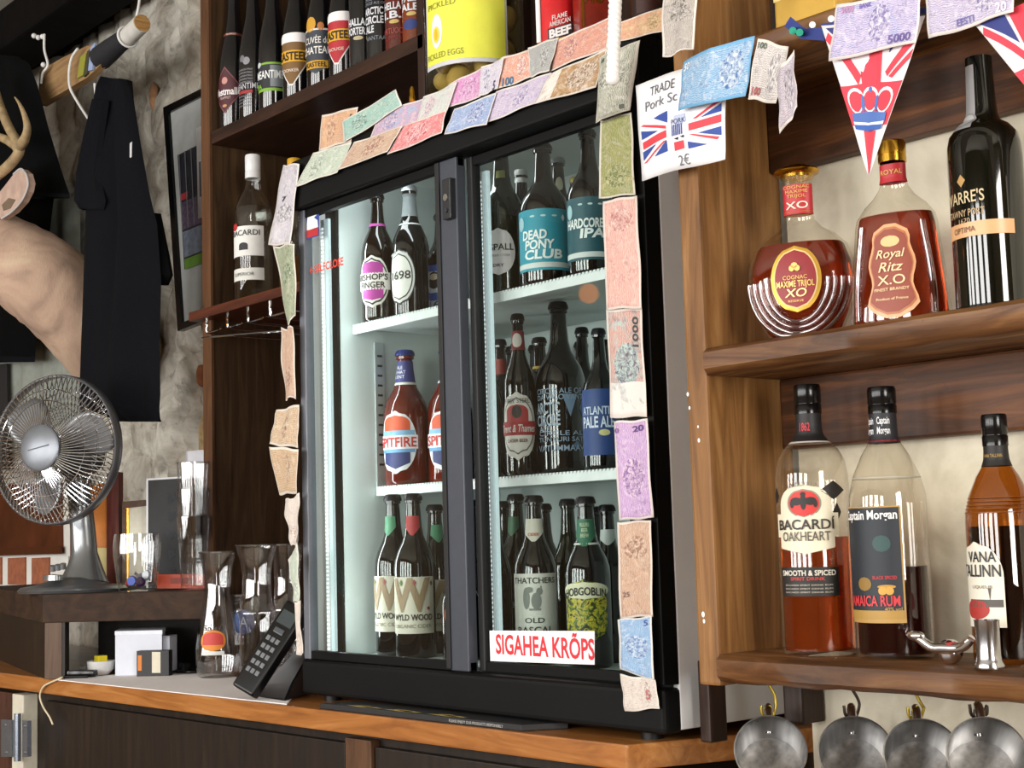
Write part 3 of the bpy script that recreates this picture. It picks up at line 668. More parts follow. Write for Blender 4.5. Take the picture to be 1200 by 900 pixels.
# --- middle shelf, right door
b = fb('dark ale bottle with a white and red oval label on the middle shelf', 609, 367, 559, 37, .152, ZF2, 'long', BEER2, -12, cap=CR)
blabel(b, 'rect', 0, .83, 200, .12, '7c2328', 'neck_label'); blabel(b, 'oval', 0, .83, 90, .09, 'd7cfc8', 'neck_print', None, 1)
l = blabel(b, 'oval', 0, .30, 150, .42, 'e2ded6'); blabel(b, 'oval', 0, .30, 128, .35, '6d6a6a', 'ring', l, 1); blabel(b, 'oval', 0, .30, 120, .33, 'e6e2da', 'ring', l, 2)
blabel(b, 'archtop', 0, .375, 80, .11, 'b23a3c', 'print', l, 3); blabel(b, 'oval', 0, .385, 34, .08, '39322f', 'print', l, 4); blabel(b, 'rect', 0, .285, 150, .085, 'a8282f', 'banner', l, 3)
btext(b, 'Trent & Thames', 0, .285, .045, 128, 'f0e4de', l, 5, .01, shear=.25); btext(b, 'LAGER BEER', 0, .21, .02, 70, '6d2a2c', l, 5, .01); btext(b, 'FIRST STEEL', 0, .452, .026, 90, '6d6a66', l, 5, .01)
b = fb('wide black bottle printed all over with pale blue lettering', 657, 352, 557, 60, .207, ZF2, 'stub', BEER2, -6, cap=CR)
for i, (wd, h, hf, wa) in enumerate((('CIRCLE ALE OF A', .47, .03, 130), ('DA VALO VANTA', .435, .03, 126), ('CIRCLE ALE', .23, .026, 120), ('TUNTURI SATA', .195, .026, 124), ('VATUMMAAVA', .145, .034, 128))): btext(b, wd, 8, h, hf, wa, '8ea3b8', None, 1, .008)
btext(b, 'ARCTIC', -28, .375, .06, 62, 'aebfd0', None, 1, .025); btext(b, 'CIRCLE', -28, .305, .06, 62, 'aebfd0', None, 1, .025); btext(b, 'ALE', -36, .255, .03, 30, 'aebfd0', None, 1, .02)
blabel(b, 'tri', 26, .385, 36, .13, '6f8aa6', 'print'); blabel(b, 'diamond', 62, .37, 26, .13, '55708e', 'print'); blabel(b, 'diamond', 40, .16, 20, .05, '55708e', 'print')
b = fb('dark bottle with a blue label and tall white capitals beside the thousand note', 704, 385, 553, 44, .17, ZF2, 'stub', BEER2, -10, cap=CR)
l = blabel(b, 'rect', 0, .33, 170, .46, '22407c'); btext(b, 'ATLANTIC', -2, .41, .055, 104, 'bccbe0', l, 2, .02); btext(b, 'PALE ALE', -2, .33, .075, 104, 'cfdaea', l, 2, .025); blabel(b, 'oval', 18, .255, 34, .045, 'c9c48a', 'print', l, 1)
b = fb('dark bottle with a red capsule behind the red oval label', 588, 386, 553, 34, .245, ZF2, 'long', BEER2, 0, cap=CR)
blabel(b, 'rect', 0, .80, 200, .11, '7a2a22', 'neck_label')
b = fb('black bottle with a beige edged label next to the light strip', 573, 400, 560, 34, .16, ZF2, 'long', BEER2, -60, cap=CR)
blabel(b, 'oval', -10, .28, 80, .26, 'c9a26a')
b = fb('black bottle behind the pale blue lettering', 684, 372, 548, 42, .295, ZF2, 'stub', BEER2, 0, cap=CR)
b = fb('black bottle with a yellow neck ring behind the wide black bottle', 634, 384, 551, 40, .275, ZF2, 'long', BEER2, 0, cap=CR); blabel(b, 'rect', 0, .78, 300, .02, 'b89a3a', 'neck_band')
# --- floor, right door
def squirrel(label, *a, **k):
    b = fb(label, *a, **k)
    blabel(b, 'goblet', 0, .79, 140, .135, 'dcdacb', 'neck_label'); btext(b, 'CIDER', 0, .765, .018, 60, 'b24a44', None, 2, .01)
    l = blabel(b, 'rect', 0, .335, 136, .40, 'd8dad0', lab='pale label with a squirrel drawing'); btext(b, 'THATCHERS', 0, .495, .034, 118, '24302c', l, 2, .012)
    G = '7f857f'                                                   # squirrel: body, head, tail, legs
    blabel(b, 'oval', 6, .375, 26, .10, G, 'print', l, 1); blabel(b, 'oval', 14, .43, 16, .045, G, 'print', l, 1); blabel(b, 'oval', -20, .39, 18, .13, G, 'print', l, 1); blabel(b, 'oval', -12, .44, 20, .035, G, 'print', l, 1); blabel(b, 'rect', 2, .325, 30, .012, G, 'print', l, 1); blabel(b, 'diamond', 18, .455, 5, .02, G, 'print', l, 1)
    btext(b, 'OLD', 0, .262, .03, 50, '24302c', l, 2, .01); btext(b, 'RASCAL', 0, .205, .04, 96, '24302c', l, 2, .01)
    return b
squirrel('cider bottle with a pale squirrel label behind the printed notice', 628, 584, 781, 52, .14, ZF0, 'long', BEER2, -6, cap=CR)
b = fb('dark cider bottle reading white capitals beside the squirrel label', 607, 586, 776, 46, .22, ZF0, 'long', BEER2, -34, cap=CR); btext(b, 'THATCHERS', 8, .32, .036, 100, 'd8dcd8', None, 1, .01); blabel(b, 'goblet', 0, .80, 110, .12, '3d6a50', 'neck_label')
b = fb('dark bottle with a green neck label and curved banner behind the notice', 689, 582, 782, 54, .14, ZF0, 'long', BEER2, -10, cap=CR)
blabel(b, 'goblet', 0, .785, 150, .16, '2c6a50', 'neck_label'); btext(b, 'RULERS\nBEER\nBREW', 0, .80, .022, 56, 'b9c7a4', None, 2, .01); blabel(b, 'rect', 0, .72, 150, .012, 'c9cfc0', 'neck_band')
t_ = NT('green_gold_print'); q_ = t_.noise(t_.obj(), 95, 4, 1.0)
t_.ln(t_.ramp(q_, [(.38, L('1c1e10')), (.47, L('4f6a1c')), (.56, L('c7b82e')), (.66, L('20220f'))]), t_.b.inputs['Base Color']); t_.set(Roughness=.5)
l = blabel(b, 'arch', 0, .33, 120, .38, '4a6a20', mat=t_.m, lab='mottled green and gold label'); blabel(b, 'oval', 0, .45, 132, .10, 'd9d8b8', 'banner', l, 1); btext(b, 'HOBGOBLIN', 0, .448, .045, 112, '1f241c', l, 3, .02, arc=-.12)
b = fb('green bottle behind the green necked one', 668, 588, 775, 44, .235, ZF0, 'long', GRN, 0, cap=CR)
b = fb('dark bottle with a white neck label beside the beige banknote', 714, 590, 774, 46, .225, ZF0, 'long', BEER2, 0, cap=CR); blabel(b, 'goblet', 0, .79, 130, .10, 'c6cfcc', 'neck_label')
b = fb('dark bottle with a red flower label next to the light strip', 583, 596, 774, 36, .158, ZF0, 'long', BEER2, -50, cap=CR); l = blabel(b, 'oval', 10, .40, 60, .14, '9a3a44'); blabel(b, 'oval', 12, .28, 50, .12, '6f6a3a')
for cx, yt_, yb_, z_, Y_, w_ in ((575, 190, 335, ZF1, .27, 'white oval cider label'), (632, 185, 328, ZF1, .30, 'turquoise label'), (608, 384, 548, ZF2, .33, 'white and red oval label')):
    fb('plain dark bottle in a back fridge row behind the '+w_, cx, yt_, yb_, 40, Y_, z_, 'long', BEER2, 0, cap=CR)
for r_, z_, ya, yb_ in (('top', ZF1, 205, 330), ('middle', ZF2, 385, 548)):  # rear bottles added to darken the interior behind the right door
    for i in range(6): fb('added plain black bottle darkening the rearmost row of the '+r_+' fridge shelf', 575+27*i, ya-7*i*(r_ == 'top'), yb_-4*i*(r_ == 'top'), 38, .395, z_, 'long', BEER2, 0, cap=CR, seg=20)
for cx, Y_, w_ in ((556, .32, 'behind the orange emblem bottle'), (592, .33, 'behind the white capitals bottle'), (640, .33, 'behind the squirrel label'), (700, .33, 'behind the green necked bottle')):
    fb('plain dark bottle in the back row of the fridge floor '+w_, cx, 594, 766, 42, Y_, ZF0, 'long', BEER2, 0, cap=CR)
# ================================================================== CABINET BOTTLES, TOP SHELF
G2 = 'beer bottles on the cabinet shelf'
KB = darkglass('matt_black_glass', '0f0f12', .12)
def tb(label, cx, yb, glass=KB, turn=-20, kind='belg', hpx=172, wpx=35): return bottle('beer_bottle', label, cx, yb-hpx, yb, wpx, YC+.042, ZS1, kind, glass, turn, G2, ('crown', P('26262a', .4, .5)))
b = tb('black beer bottle with a maroon diamond label next to the cabinet side', 274, 138, turn=-38)
l = blabel(b, 'diamond', 0, .26, 150, .33, '7a4a4e', rough=.5); blabel(b, 'diamond', 0, .26, 140, .305, '4a1c26', 'print', l, 1); btext(b, 'Westmalle', 0, .25, .05, 128, 'efe9ea', l, 3, .02); btext(b, 'TRAPPIST', 0, .205, .018, 50, 'c9b4b0', l, 3); blabel(b, 'oval', 0, .325, 26, .05, 'c08a80', 'print', l, 2); blabel(b, 'oval', 0, .15, 20, .02, 'c08a60', 'print', l, 2)
blabel(b, 'rect', 0, .66, 360, .018, '6d3026', 'neck_band'); btext(b, 'TRAPPIST', 20, .66, .012, 60, 'e6d6c8', None, 2)
b = tb('black beer bottle with small grey print and a red line, second along the shelf', 297, 127, turn=-36)
for i in range(5): btext(b, 'LONDON PALE', -2, .34-.022*i, .012, 66, '9a9aa0', None, 1)
btext(b, 'MEANTIME', 0, .225, .04, 112, 'b9b9be', None, 1, .01); blabel(b, 'rect', -4, .185, 70, .022, '9a2c2c', 'print')
for i in range(4): btext(b, 'BREWING CO', -6, .155-.022*i, .012, 60, '85858c', None, 1)
blabel(b, 'oval', -14, .42, 26, .05, '6d6d74', 'print'); blabel(b, 'oval', 6, .40, 30, .055, '86868c', 'print')
b = tb('black beer bottle with a lime outlined silver label', 320, 116, turn=-20)
l = blabel(b, 'rect', 0, .225, 128, .20, '7fae3a'); blabel(b, 'rect', 0, .228, 122, .165, '23262a', 'print', l, 1); blabel(b, 'rect', 34, .228, 54, .15, '7d8488', 'print', l, 2); btext(b, 'MEANTIME', 0, .24, .055, 116, 'eceff0', l, 4, .015); btext(b, 'IPA', -42, .16, .03, 30, '8cc43c', l, 4, .02); blabel(b, 'oval', -46, .315, 26, .04, 'c9cdd0', 'print', l, 2)
def kasteel(label, cx, yb, body, turn, txt):
    b = tb(label, cx, yb, turn=turn)
    l = blabel(b, 'goblet', 0, .27, 132, .37, 'ece9e6', lab='goblet shaped label'); blabel(b, 'goblet', 0, .262, 116, .33, body, 'print', l, 1); blabel(b, 'rect', 0, .415, 116, .055, 'ece9ea', 'print', l, 2)
    blabel(b, 'rect', 0, .29, 136, .08, 'd9a528', 'banner', l, 3); btext(b, 'KASTEEL', 0, .29, .055, 122, '2c1c10', l, 5, .025); btext(b, txt, 0, .19, .022, 60, 'efe2d2', l, 5)
    return b
kasteel('black beer bottle with a brown goblet shaped label', 348, 107, '7a5a30', -26, 'DONKER')
b = tb('black beer bottle with a yellow castle and dark slate label', 376, 98, turn=-24)
l = blabel(b, 'shield', 0, .25, 140, .32, '3a4048'); blabel(b, 'oval', -22, .44, 50, .11, 'c9962e', 'print', l, 1); blabel(b, 'oval', 22, .42, 26, .06, 'b4703a', 'print', l, 1); blabel(b, 'rect', 0, .40, 140, .012, 'd9d6d2', 'print', l, 1); btext(b, 'CUV\u00c9E du', 2, .325, .045, 100, 'e9e6e2', l, 3, .01); btext(b, 'CHATEAU', 0, .255, .05, 126, 'e9e6e2', l, 3, .015); blabel(b, 'rect', 0, .155, 96, .055, 'd3a02c', 'banner', l, 2); btext(b, 'KASTEEL', 0, .155, .034, 84, '2c1c10', l, 4, .02)
kasteel('black beer bottle with a red goblet shaped label', 402, 89, 'b32a34', -30, 'ROUGE')
def viru(label, cx, yb, glass, w1, w2, c2, turn=-26):
    b = tb(label, cx, yb, glass, turn, 'long', 168, 32)
    btext(b, w1, -4, .33, .05, 84, 'dcdfe4', None, 1, .03); btext(b, w2, -4, .265, .05, 84, 'dcdfe4', None, 1, .03); blabel(b, 'oval', 6, .215, 44, .03, c2, 'print')
    return b
viru('black beer bottle with two short lines of white capitals', 424, 79, KB, 'HALLA', 'PORTER', 'b9ad88')
b = tb('black beer bottle covered in pale lettering beside the red one', 444, 71, KB, -26, 'long', 168, 32)
for i in range(4): btext(b, 'CIRCLE ALE OF', 0, .50-.03*i, .02, 100, '8a93a0', None, 1)
btext(b, 'ARCTIC', -4, .355, .05, 92, 'dcdfe4', None, 1, .03); btext(b, 'CIRCLE', -4, .29, .05, 92, 'dcdfe4', None, 1, .03); btext(b, 'ALE', -20, .225, .05, 44, 'dcdfe4', None, 1, .03); btext(b, 'VANTAA', 6, .16, .03, 90, '8a93a0', None, 1)
b = viru('red beer bottle with white capitals on the cabinet shelf', 466, 62, AMB, 'HELLA', 'I.B.', 'c9b06a'); btext(b, 'VIRTUOOS', 0, .15, .04, 110, 'b0504a', None, 1); btext(b, 'TUMMAS', 0, .10, .03, 100, '8a2a26', None, 1)
b = viru('amber beer bottle with a blue print against the cabinet divider', 486, 53, darkglass('orange_ale_glass', '7a3210'), 'PALE', 'ALE', 'c9b06a'); blabel(b, 'oval', 0, .14, 70, .08, '2a3a7a', 'print')
# ================================================================== CABINET BOTTLES, LOWER SHELF
AMBL = liquid('whisky', 'd08a2a', .9)
b = bottle('rum_bottle', 'clear white rum bottle with a white cap on the reddish cabinet shelf', 297, 176, 354, 45, .225, ZS2, 'wine', GL, -34, 'spirits in the cabinet', (.84, P('dfe0e2', .35)), fill=(.64, thin_glass('clear_spirit', (.94, .95, .92, 1), .05)))
l = blabel(b, 'rect', 0, .40, 130, .20, 'e6e6e2'); btext(b, 'BACARDI', 4, .455, .036, 96, '2a2a2c', l, 2, .01); blabel(b, 'archtop', 2, .365, 30, .05, '1e1e20', 'print', l, 1); blabel(b, 'oval', -34, .50, 30, .05, 'b3262a', 'print', l, 1)
l = blabel(b, 'rect', 0, .18, 130, .08, 'deded8'); btext(b, 'SUPERIOR', 0, .18, .022, 70, '3a3a3c', l, 2)
b = bottle('whisky_bottle', 'half full amber bottle with a yellow cap behind the white rum', 346, 178, 348, 42, .285, ZS2, 'wine', GL, -20, 'spirits in the cabinet', (.84, P('d0a02a', .4)), fill=(.30, AMBL))
b = bottle('spirit_bottle', 'clear bottle with a silver cap beside the fridge', 384, 169, 340, 38, .375, ZS2, 'wine', GL, -20, 'spirits in the cabinet', (.86, P('a9acb2', .3, .6)))
# ================================================================== RIGHT SHELVES: SPIRITS
G3 = 'spirits on the rustic shelves'
COG = liquid('cognac', 'a83a16', .82, .03); RUM = liquid('dark_rum', 'a8481a', .85, .03); RUM2 = liquid('very_dark_rum', '2a0c0a', .35, .04)
RYG = thin_glass('cognac_glass', (.96, .94, .90, 1), .08)
YB = .015
b = bottle('cognac_decanter', 'round ribbed cognac decanter with an oval red and gold label', 938, 184, 395, 128, .012, ZU, 'flask', RYG, -12, G3, None, squash=.50, fill=(.545, COG), seg=48)
mesh('stopper', lathe([(0, .925*b.H), (.30*b.R, .925*b.H), (.30*b.R, .94*b.H), (.40*b.R, .95*b.H), (.42*b.R, .962*b.H), (.38*b.R, .975*b.H), (.22*b.R, .985*b.H), (.20*b.R, .995*b.H), (0, 1.0*b.H)], 28), GOLD, b.root, True, label='gold stopper')
blabel(b, 'rect', 0, .80, 360, .17, 'b3222c', 'neck_label', rough=.4); btext(b, 'COGNAC\nMAXIME\nTRIJOL', 0, .84, .018, 110, 'd9b25a', None, 2); btext(b, 'XO', 0, .765, .04, 90, 'efdfc8', None, 2, .01); blabel(b, 'rect', 0, .725, 360, .012, 'd0a23e', 'neck_band'); 
FX = .012
def oplate(b, wf, hf, h, x, mat, name, parent=None, lab=None):
    vs, fs = shape_vf('oval', wf*b.R*2, hf*b.H, 12, 16)
    c_ = b.R*.5
    return mesh(name, ([Vector((c_*math.sqrt(max(.05, 1-(v.x/(b.R*1.02))**2-((v.y)/(b.H*.42))**2*.8))+x, v.x, h*b.H+v.y)) for v in vs], fs), mat, parent or b.root, True, label=lab)
for k, (wf, hf) in enumerate(((.56, .47), (.68, .53), (.80, .59), (.92, .65))):              # raised ribs round the label
    pts = []
    for i in range(41):
        a = PI*.02+PI*1.0*i/40+PI*.98
        y, z = wf*b.R*math.cos(a), .33*b.H+hf*.5*b.H*math.sin(a)
        rr = max(.05, 1-(y/(b.R*1.03))**2-((z-.34*b.H)/(b.H*.40))**2*.75); pts.append(Vector((b.R*.5*math.sqrt(rr)+.003, y, max(.006, z))))
    mesh('rib', tube(pts, .0035, 8), thin_glass('rib_glass', (.75, .62, .6, 1), .22, .03), b.root, True)
l = oplate(b, .46, .37, .33, .004, P('c79a3a', .35, .6), 'label', None, 'oval gold rimmed red label')
oplate(b, .40, .335, .33, .0052, P('e6c98a', .5), 'print', l); oplate(b, .375, .318, .33, .0062, P('8a1a20', .45), 'print', l)
def otext(b, s, h, hf, wf, col, parent, x=.0085, bold=0.0, shear=0.0):
    vs, fs = text2d(s, hf*b.H, wf*b.R*2, bold, .008, shear); c_ = b.R*.5
    mesh('lettering', ([Vector((c_*math.sqrt(max(.05, 1-(v.x/(b.R*1.02))**2-((h*b.H+v.y-.33*b.H)/(b.H*.42))**2*.8))+x, v.x, h*b.H+v.y)) for v in vs], fs), P(col, .4, .3), parent)
otext(b, 'COGNAC', .335, .022, .22, 'd8b060', l); otext(b, 'MAXIME TRIJOL', .30, .034, .345, 'e0bc6a', l, bold=.01); otext(b, 'XO', .25, .045, .2, 'ecd08a', l, bold=.008, shear=.2); otext(b, 'RESERVE', .205, .012, .14, 'd8b060', l)
for (y, z, r_) in ((-.05, .385, .05), (.05, .385, .05), (0, .40, .06)): mesh('crest', ([Vector((b.R*.5+.0085, v.x+y*b.R, z*b.H+v.y)) for v in shape_vf('oval', r_*b.R*2, .035*b.H, 6, 8)[0]], shape_vf('oval', 1, 1, 6, 8)[1]), P('d8b060', .4, .3), l)
# flared cognac bottle with a tall plaque
b = bottle('cognac_bottle', 'flared cognac bottle with a tall orange plaque label and gold screw cap', 1050, 153, 375, 120, .012, ZU, 'ritz', RYG, -16, G3, (.885, GOLD), squash=.52, fill=(.60, COG), seg=44)
blabel(b, 'rect', 0, .825, 360, .10, 'b3222c', 'neck_label', rough=.4); btext(b, 'ROYAL', 0, .83, .025, 100, 'd9b25a', None, 2)
l = blabel(b, 'plaque', 0, .285, 62, .50, 'e0a070', lab='copper rimmed plaque label', rough=.3); blabel(b, 'plaque', 0, .285, 55, .465, 'b06a40', 'print', l, 1, rough=.35); blabel(b, 'plaque', 0, .285, 51, .44, '8a3a22', 'print', l, 2, rough=.4)
for (tx, h, hf, wa, sh) in (('Royal', .375, .045, 36, .3), ('Ritz', .305, .05, 30, .3), ('X.O', .235, .05, 32, 0), ('FINEST BRANDY', .185, .016, 40, 0), ('Product of France', .135, .014, 36, 0)): btext(b, tx, 0, h, hf, wa, 'f0cfa0', l, 4, .008, shear=sh)
blabel(b, 'oval', 0, .44, 24, .06, 'e6b880', 'print', l, 3)
for sgn in (-1, 1): mesh('shoulder_rib', tube([bmap(b, sgn*math.radians(48)+.05*sgn*math.sin(i/3), (.04+.5*i/12)*b.H, .001) for i in range(13)], .004, 8), thin_glass('rib_glass', (.75, .62, .6, 1), .22, .03), b.root, True)
# black port bottle
b = bottle('port_bottle', 'tall black port bottle with a grey paper strip over the neck', 1155, 50, 358, 86, .015, ZU, 'port', darkglass('port_glass', '0b0d08', .06), -20, G3)
blabel(b, 'rect', -26, .835, 48, .26, '9a9a9c', 'neck_strip', rough=.7); blabel(b, 'oval', -26, .745, 60, .06, '8a8a8c', 'seal', None, 1); blabel(b, 'oval', -26, .745, 46, .045, 'b9b9ba', 'seal', None, 2)
blabel(b, 'rect', 0, .31, 120, .055, 'd9a878', 'band', rough=.35); btext(b, 'OPTIMA', -20, .31, .022, 40, '5a3a28', None, 2); btext(b, "WARRE'S", -22, .435, .045, 76, 'c9b48a', None, 1, .01); btext(b, 'TAWNY PORT', -18, .375, .026, 66, 'b89a70', None, 1, .01); btext(b, '1670', -18, .345, .018, 20, 'b89a70', None, 1)
blabel(b, 'diamond', -20, .50, 16, .05, 'b08a50', 'crest'); 
# spiced rum with a cream shield
b = bottle('rum_bottle', 'spiced rum bottle with a cream shield label and black cap', 953, 445, 762, 86, .012, ZL, 'rum', RYG, -14, G3, (.89, BLKG), fill=(.43, RUM), seg=40)
blabel(b, 'rect', 0, .845, 360, .115, '141214', 'neck_wrap'); btext(b, '1862', -4, .84, .03, 44, 'b3303a', None, 2, .02); blabel(b, 'rect', 0, .782, 360, .006, 'b9b4ac', 'neck_band')
for s0, s1, hh in ((-62, -50, .585), (34, 62, .60), (48, 58, .52)): blabel(b, 'diamond', (s0+s1)/2, hh, abs(s1-s0)*1.6, .07, '1a1616', 'wing_print')
l = blabel(b, 'arch', 0, .525, 88, .20, 'ddd6bd', lab='cream arched label'); blabel(b, 'rect', 0, .475, 108, .085, 'ddd6bd', 'print', l, 1); blabel(b, 'shield', 0, .42, 92, .10, 'ddd6bd', 'print', l, 1)
blabel(b, 'oval', 0, .555, 54, .105, '8d8877', 'ring', l, 1); blabel(b, 'oval', 0, .555, 48, .095, 'c8322c', 'print', l, 2)
for s_, hh, wa, hf in ((0, .56, 9, .06), (-11, .562, 18, .03), (11, .562, 18, .03), (0, .588, 8, .016), (-18, .553, 6, .03), (18, .553, 6, .03)): blabel(b, 'oval', s_, hh, wa, hf, '1d1a1a', 'bat_print', l, 3)
btext(b, 'BACARD\u00cd', 0, .478, .036, 92, '2a2522', l, 4, .015); btext(b, 'OAKHEART', 0, .435, .034, 76, '4a443c', l, 4, .005); btext(b, 'SPICED RUM', 0, .625, .014, 50, '6d675a', l, 4, arc=-.3)
l = blabel(b, 'rect', 0, .27, 100, .105, '17130f'); btext(b, 'SMOOTH & SPICED', 0, .302, .019, 88, 'd8d2c6', l, 2, .02); btext(b, 'SPIRIT DRINK', 0, .281, .012, 54, 'c23a34', l, 2, .01)
for i in range(3): btext(b, 'BACARDI SPIRIT DRINK RUM', 0, .258-.013*i, .006, 76, 'b9b2a4', l, 2)
# jamaica rum with a dark picture label
b = bottle('rum_bottle', 'two thirds empty rum bottle with a dark gold edged label', 1041, 446, 765, 90, .012, ZL, 'cone', RYG, -34, G3, (.90, BLKG), fill=(.335, RUM2), seg=40)
blabel(b, 'rect', 0, .845, 360, .11, '1c1c22', 'neck_wrap')
for s_ in (-34, 34): btext(b, 'Captain\nMorgan', s_, .85, .026, 52, 'd9d9dc', None, 2, .02)
blabel(b, 'rect', 0, .797, 360, .006, '9a2a30', 'neck_band'); blabel(b, 'rect', 0, .66, 360, .004, 'a9a698', 'glass_ring'); 
l = blabel(b, 'rect', 0, .345, 104, .42, 'b08a4a', lab='gold edged dark label'); blabel(b, 'rect', 0, .355, 98, .39, '1d232b', 'print', l, 1); blabel(b, 'rect', 0, .165, 98, .03, 'a8843e', 'print', l, 2)
btext(b, 'Captain Morgan', 0, .525, .032, 92, 'efecea', l, 3, .02); btext(b, 'JAMAICA RUM', 0, .215, .036, 88, 'c8323a', l, 3, .025); btext(b, 'BLACK SPICED', 24, .298, .012, 34, 'c8323a', l, 3, .01); btext(b, '40% vol', 34, .185, .014, 24, 'b9975a', l, 3)
for s_, hh, wa, hf, cc in ((26, .265, 26, .014, 'b98a3a'), (20, .25, 12, .03, 'c79a42'), (30, .25, 12, .03, 'c79a42'), (-8, .275, 24, .05, '8a6a2a')): blabel(b, 'oval', s_, hh, wa, hf, cc, 'print', l, 2)
blabel(b, 'oval', 22, .42, 26, .06, '2c4a48', 'print', l, 2); 
# brown liqueur bottle
BRG = thin_glass('brown_bottle_glass', (.62, .33, .10, 1), .08)
b = bottle('liqueur_bottle', 'brown liqueur bottle with a white arched label behind the steel measure', 1173, 477, 768, 80, .032, ZL, 'cone', BRG, -50, G3, (.87, BLKG), fill=(.545, liquid('liqueur', '1c0a08', .15)), seg=40)
blabel(b, 'rect', 0, .83, 360, .085, '15120f', 'neck_wrap'); btext(b, 'VANA TALLINN', 30, .83, .014, 90, 'b08a3a', None, 2)
for hh in (.60, .615, .63, .645, .66): blabel(b, 'rect', 0, hh, 360, .004, '7a4310', 'glass_ring', rough=.15)
l = blabel(b, 'archtop', 0, .315, 100, .34, 'e2dccb', lab='white arched label'); btext(b, 'VANA', 12, .425, .042, 56, '23262a', l, 2, .012); btext(b, 'TALLINN', 4, .37, .048, 84, '23262a', l, 2, .012); btext(b, 'LIQUEUR', 12, .305, .012, 40, '6d675a', l, 2)
blabel(b, 'rect', 14, .24, 66, .03, '55504a', 'print', l, 1); blabel(b, 'tri', 26, .275, 6, .05, '55504a', 'print', l, 1); blabel(b, 'oval', -4, .215, 56, .08, 'a8322c', 'print', l, 1)
# steel spirit measure and chrome stopper lying on the shelf
p = yp(1157, 740, -.043); k = mpp(p)
mesh_ = thing('steel_measure', 'small steel spirit measure standing before the brown liqueur bottle', 'measure', (p.x, p.y, ZL))
mesh('cup', lathe([(0, .002), (17.5*k, 0), (18*k, .003), (15*k, .008), (14.2*k, .014), (14.2*k, 54*k), (14.8*k, 56*k), (13.4*k, 56*k), (13.2*k, .018), (0, .018)], 32), STEEL, mesh_, True)
p = yp(1112, 742, -.028); k = mpp(p); r_ = 15*k
st = thing('chrome_pourer', 'chrome ball ended bar tool lying beside the dark gold edged rum label', 'bar tool', (p.x, p.y, ZL))
bm = bmesh.new(); bmesh.ops.create_uvsphere(bm, u_segments=20, v_segments=12, radius=r_)
mesh('ball', xf(bm_out(bm), Matrix.Translation((0, 0, r_))), CHROME, st, True)
a = yp(1073, 745, -.045)-Vector((p.x, p.y, ZL)); c_ = yp(1139, 748, -.046)-Vector((p.x, p.y, ZL))
mesh('arm', tube(bez([a, a*.5+Vector((-.0, -.004, .004)), Vector((0, -r_*.9, r_*1.35)), c_*.6+Vector((0, -.004, .002)), c_], 6), [.0042]+[.0055]*22+[.0045]*2, 10), CHROME, st, True)
bm = bmesh.new(); bmesh.ops.create_uvsphere(bm, u_segments=12, v_segments=8, radius=1)
for v in bm.verts: v.co = a+Vector((v.co.x*.012, v.co.y*.006, v.co.z*.0055))
mesh('spoon_end', bm_out(bm), CHROME, st, True)
mesh('red_bead', xf(lathe([(0, 0), (.006, .001), (.008, .006), (.006, .011), (0, .012)], 14), Matrix.Translation((.010, -r_*.75, r_*1.0))), P('b3202a', .2), st, True)
t = NT('brushed_steel'); f = t.noise(t.obj((42, 42, 1.2)), 1.0, 3, 0, .6)
t.ln(t.ramp(f, [(.3, (.20, .20, .205, 1)), (.5, (.40, .395, .39, 1)), (.7, (.62, .61, .60, 1))]), t.b.inputs['Base Color']); t.set(Metallic=1.0, Roughness=.33); t.bump(f, .15, .001); BRUSH = t.m
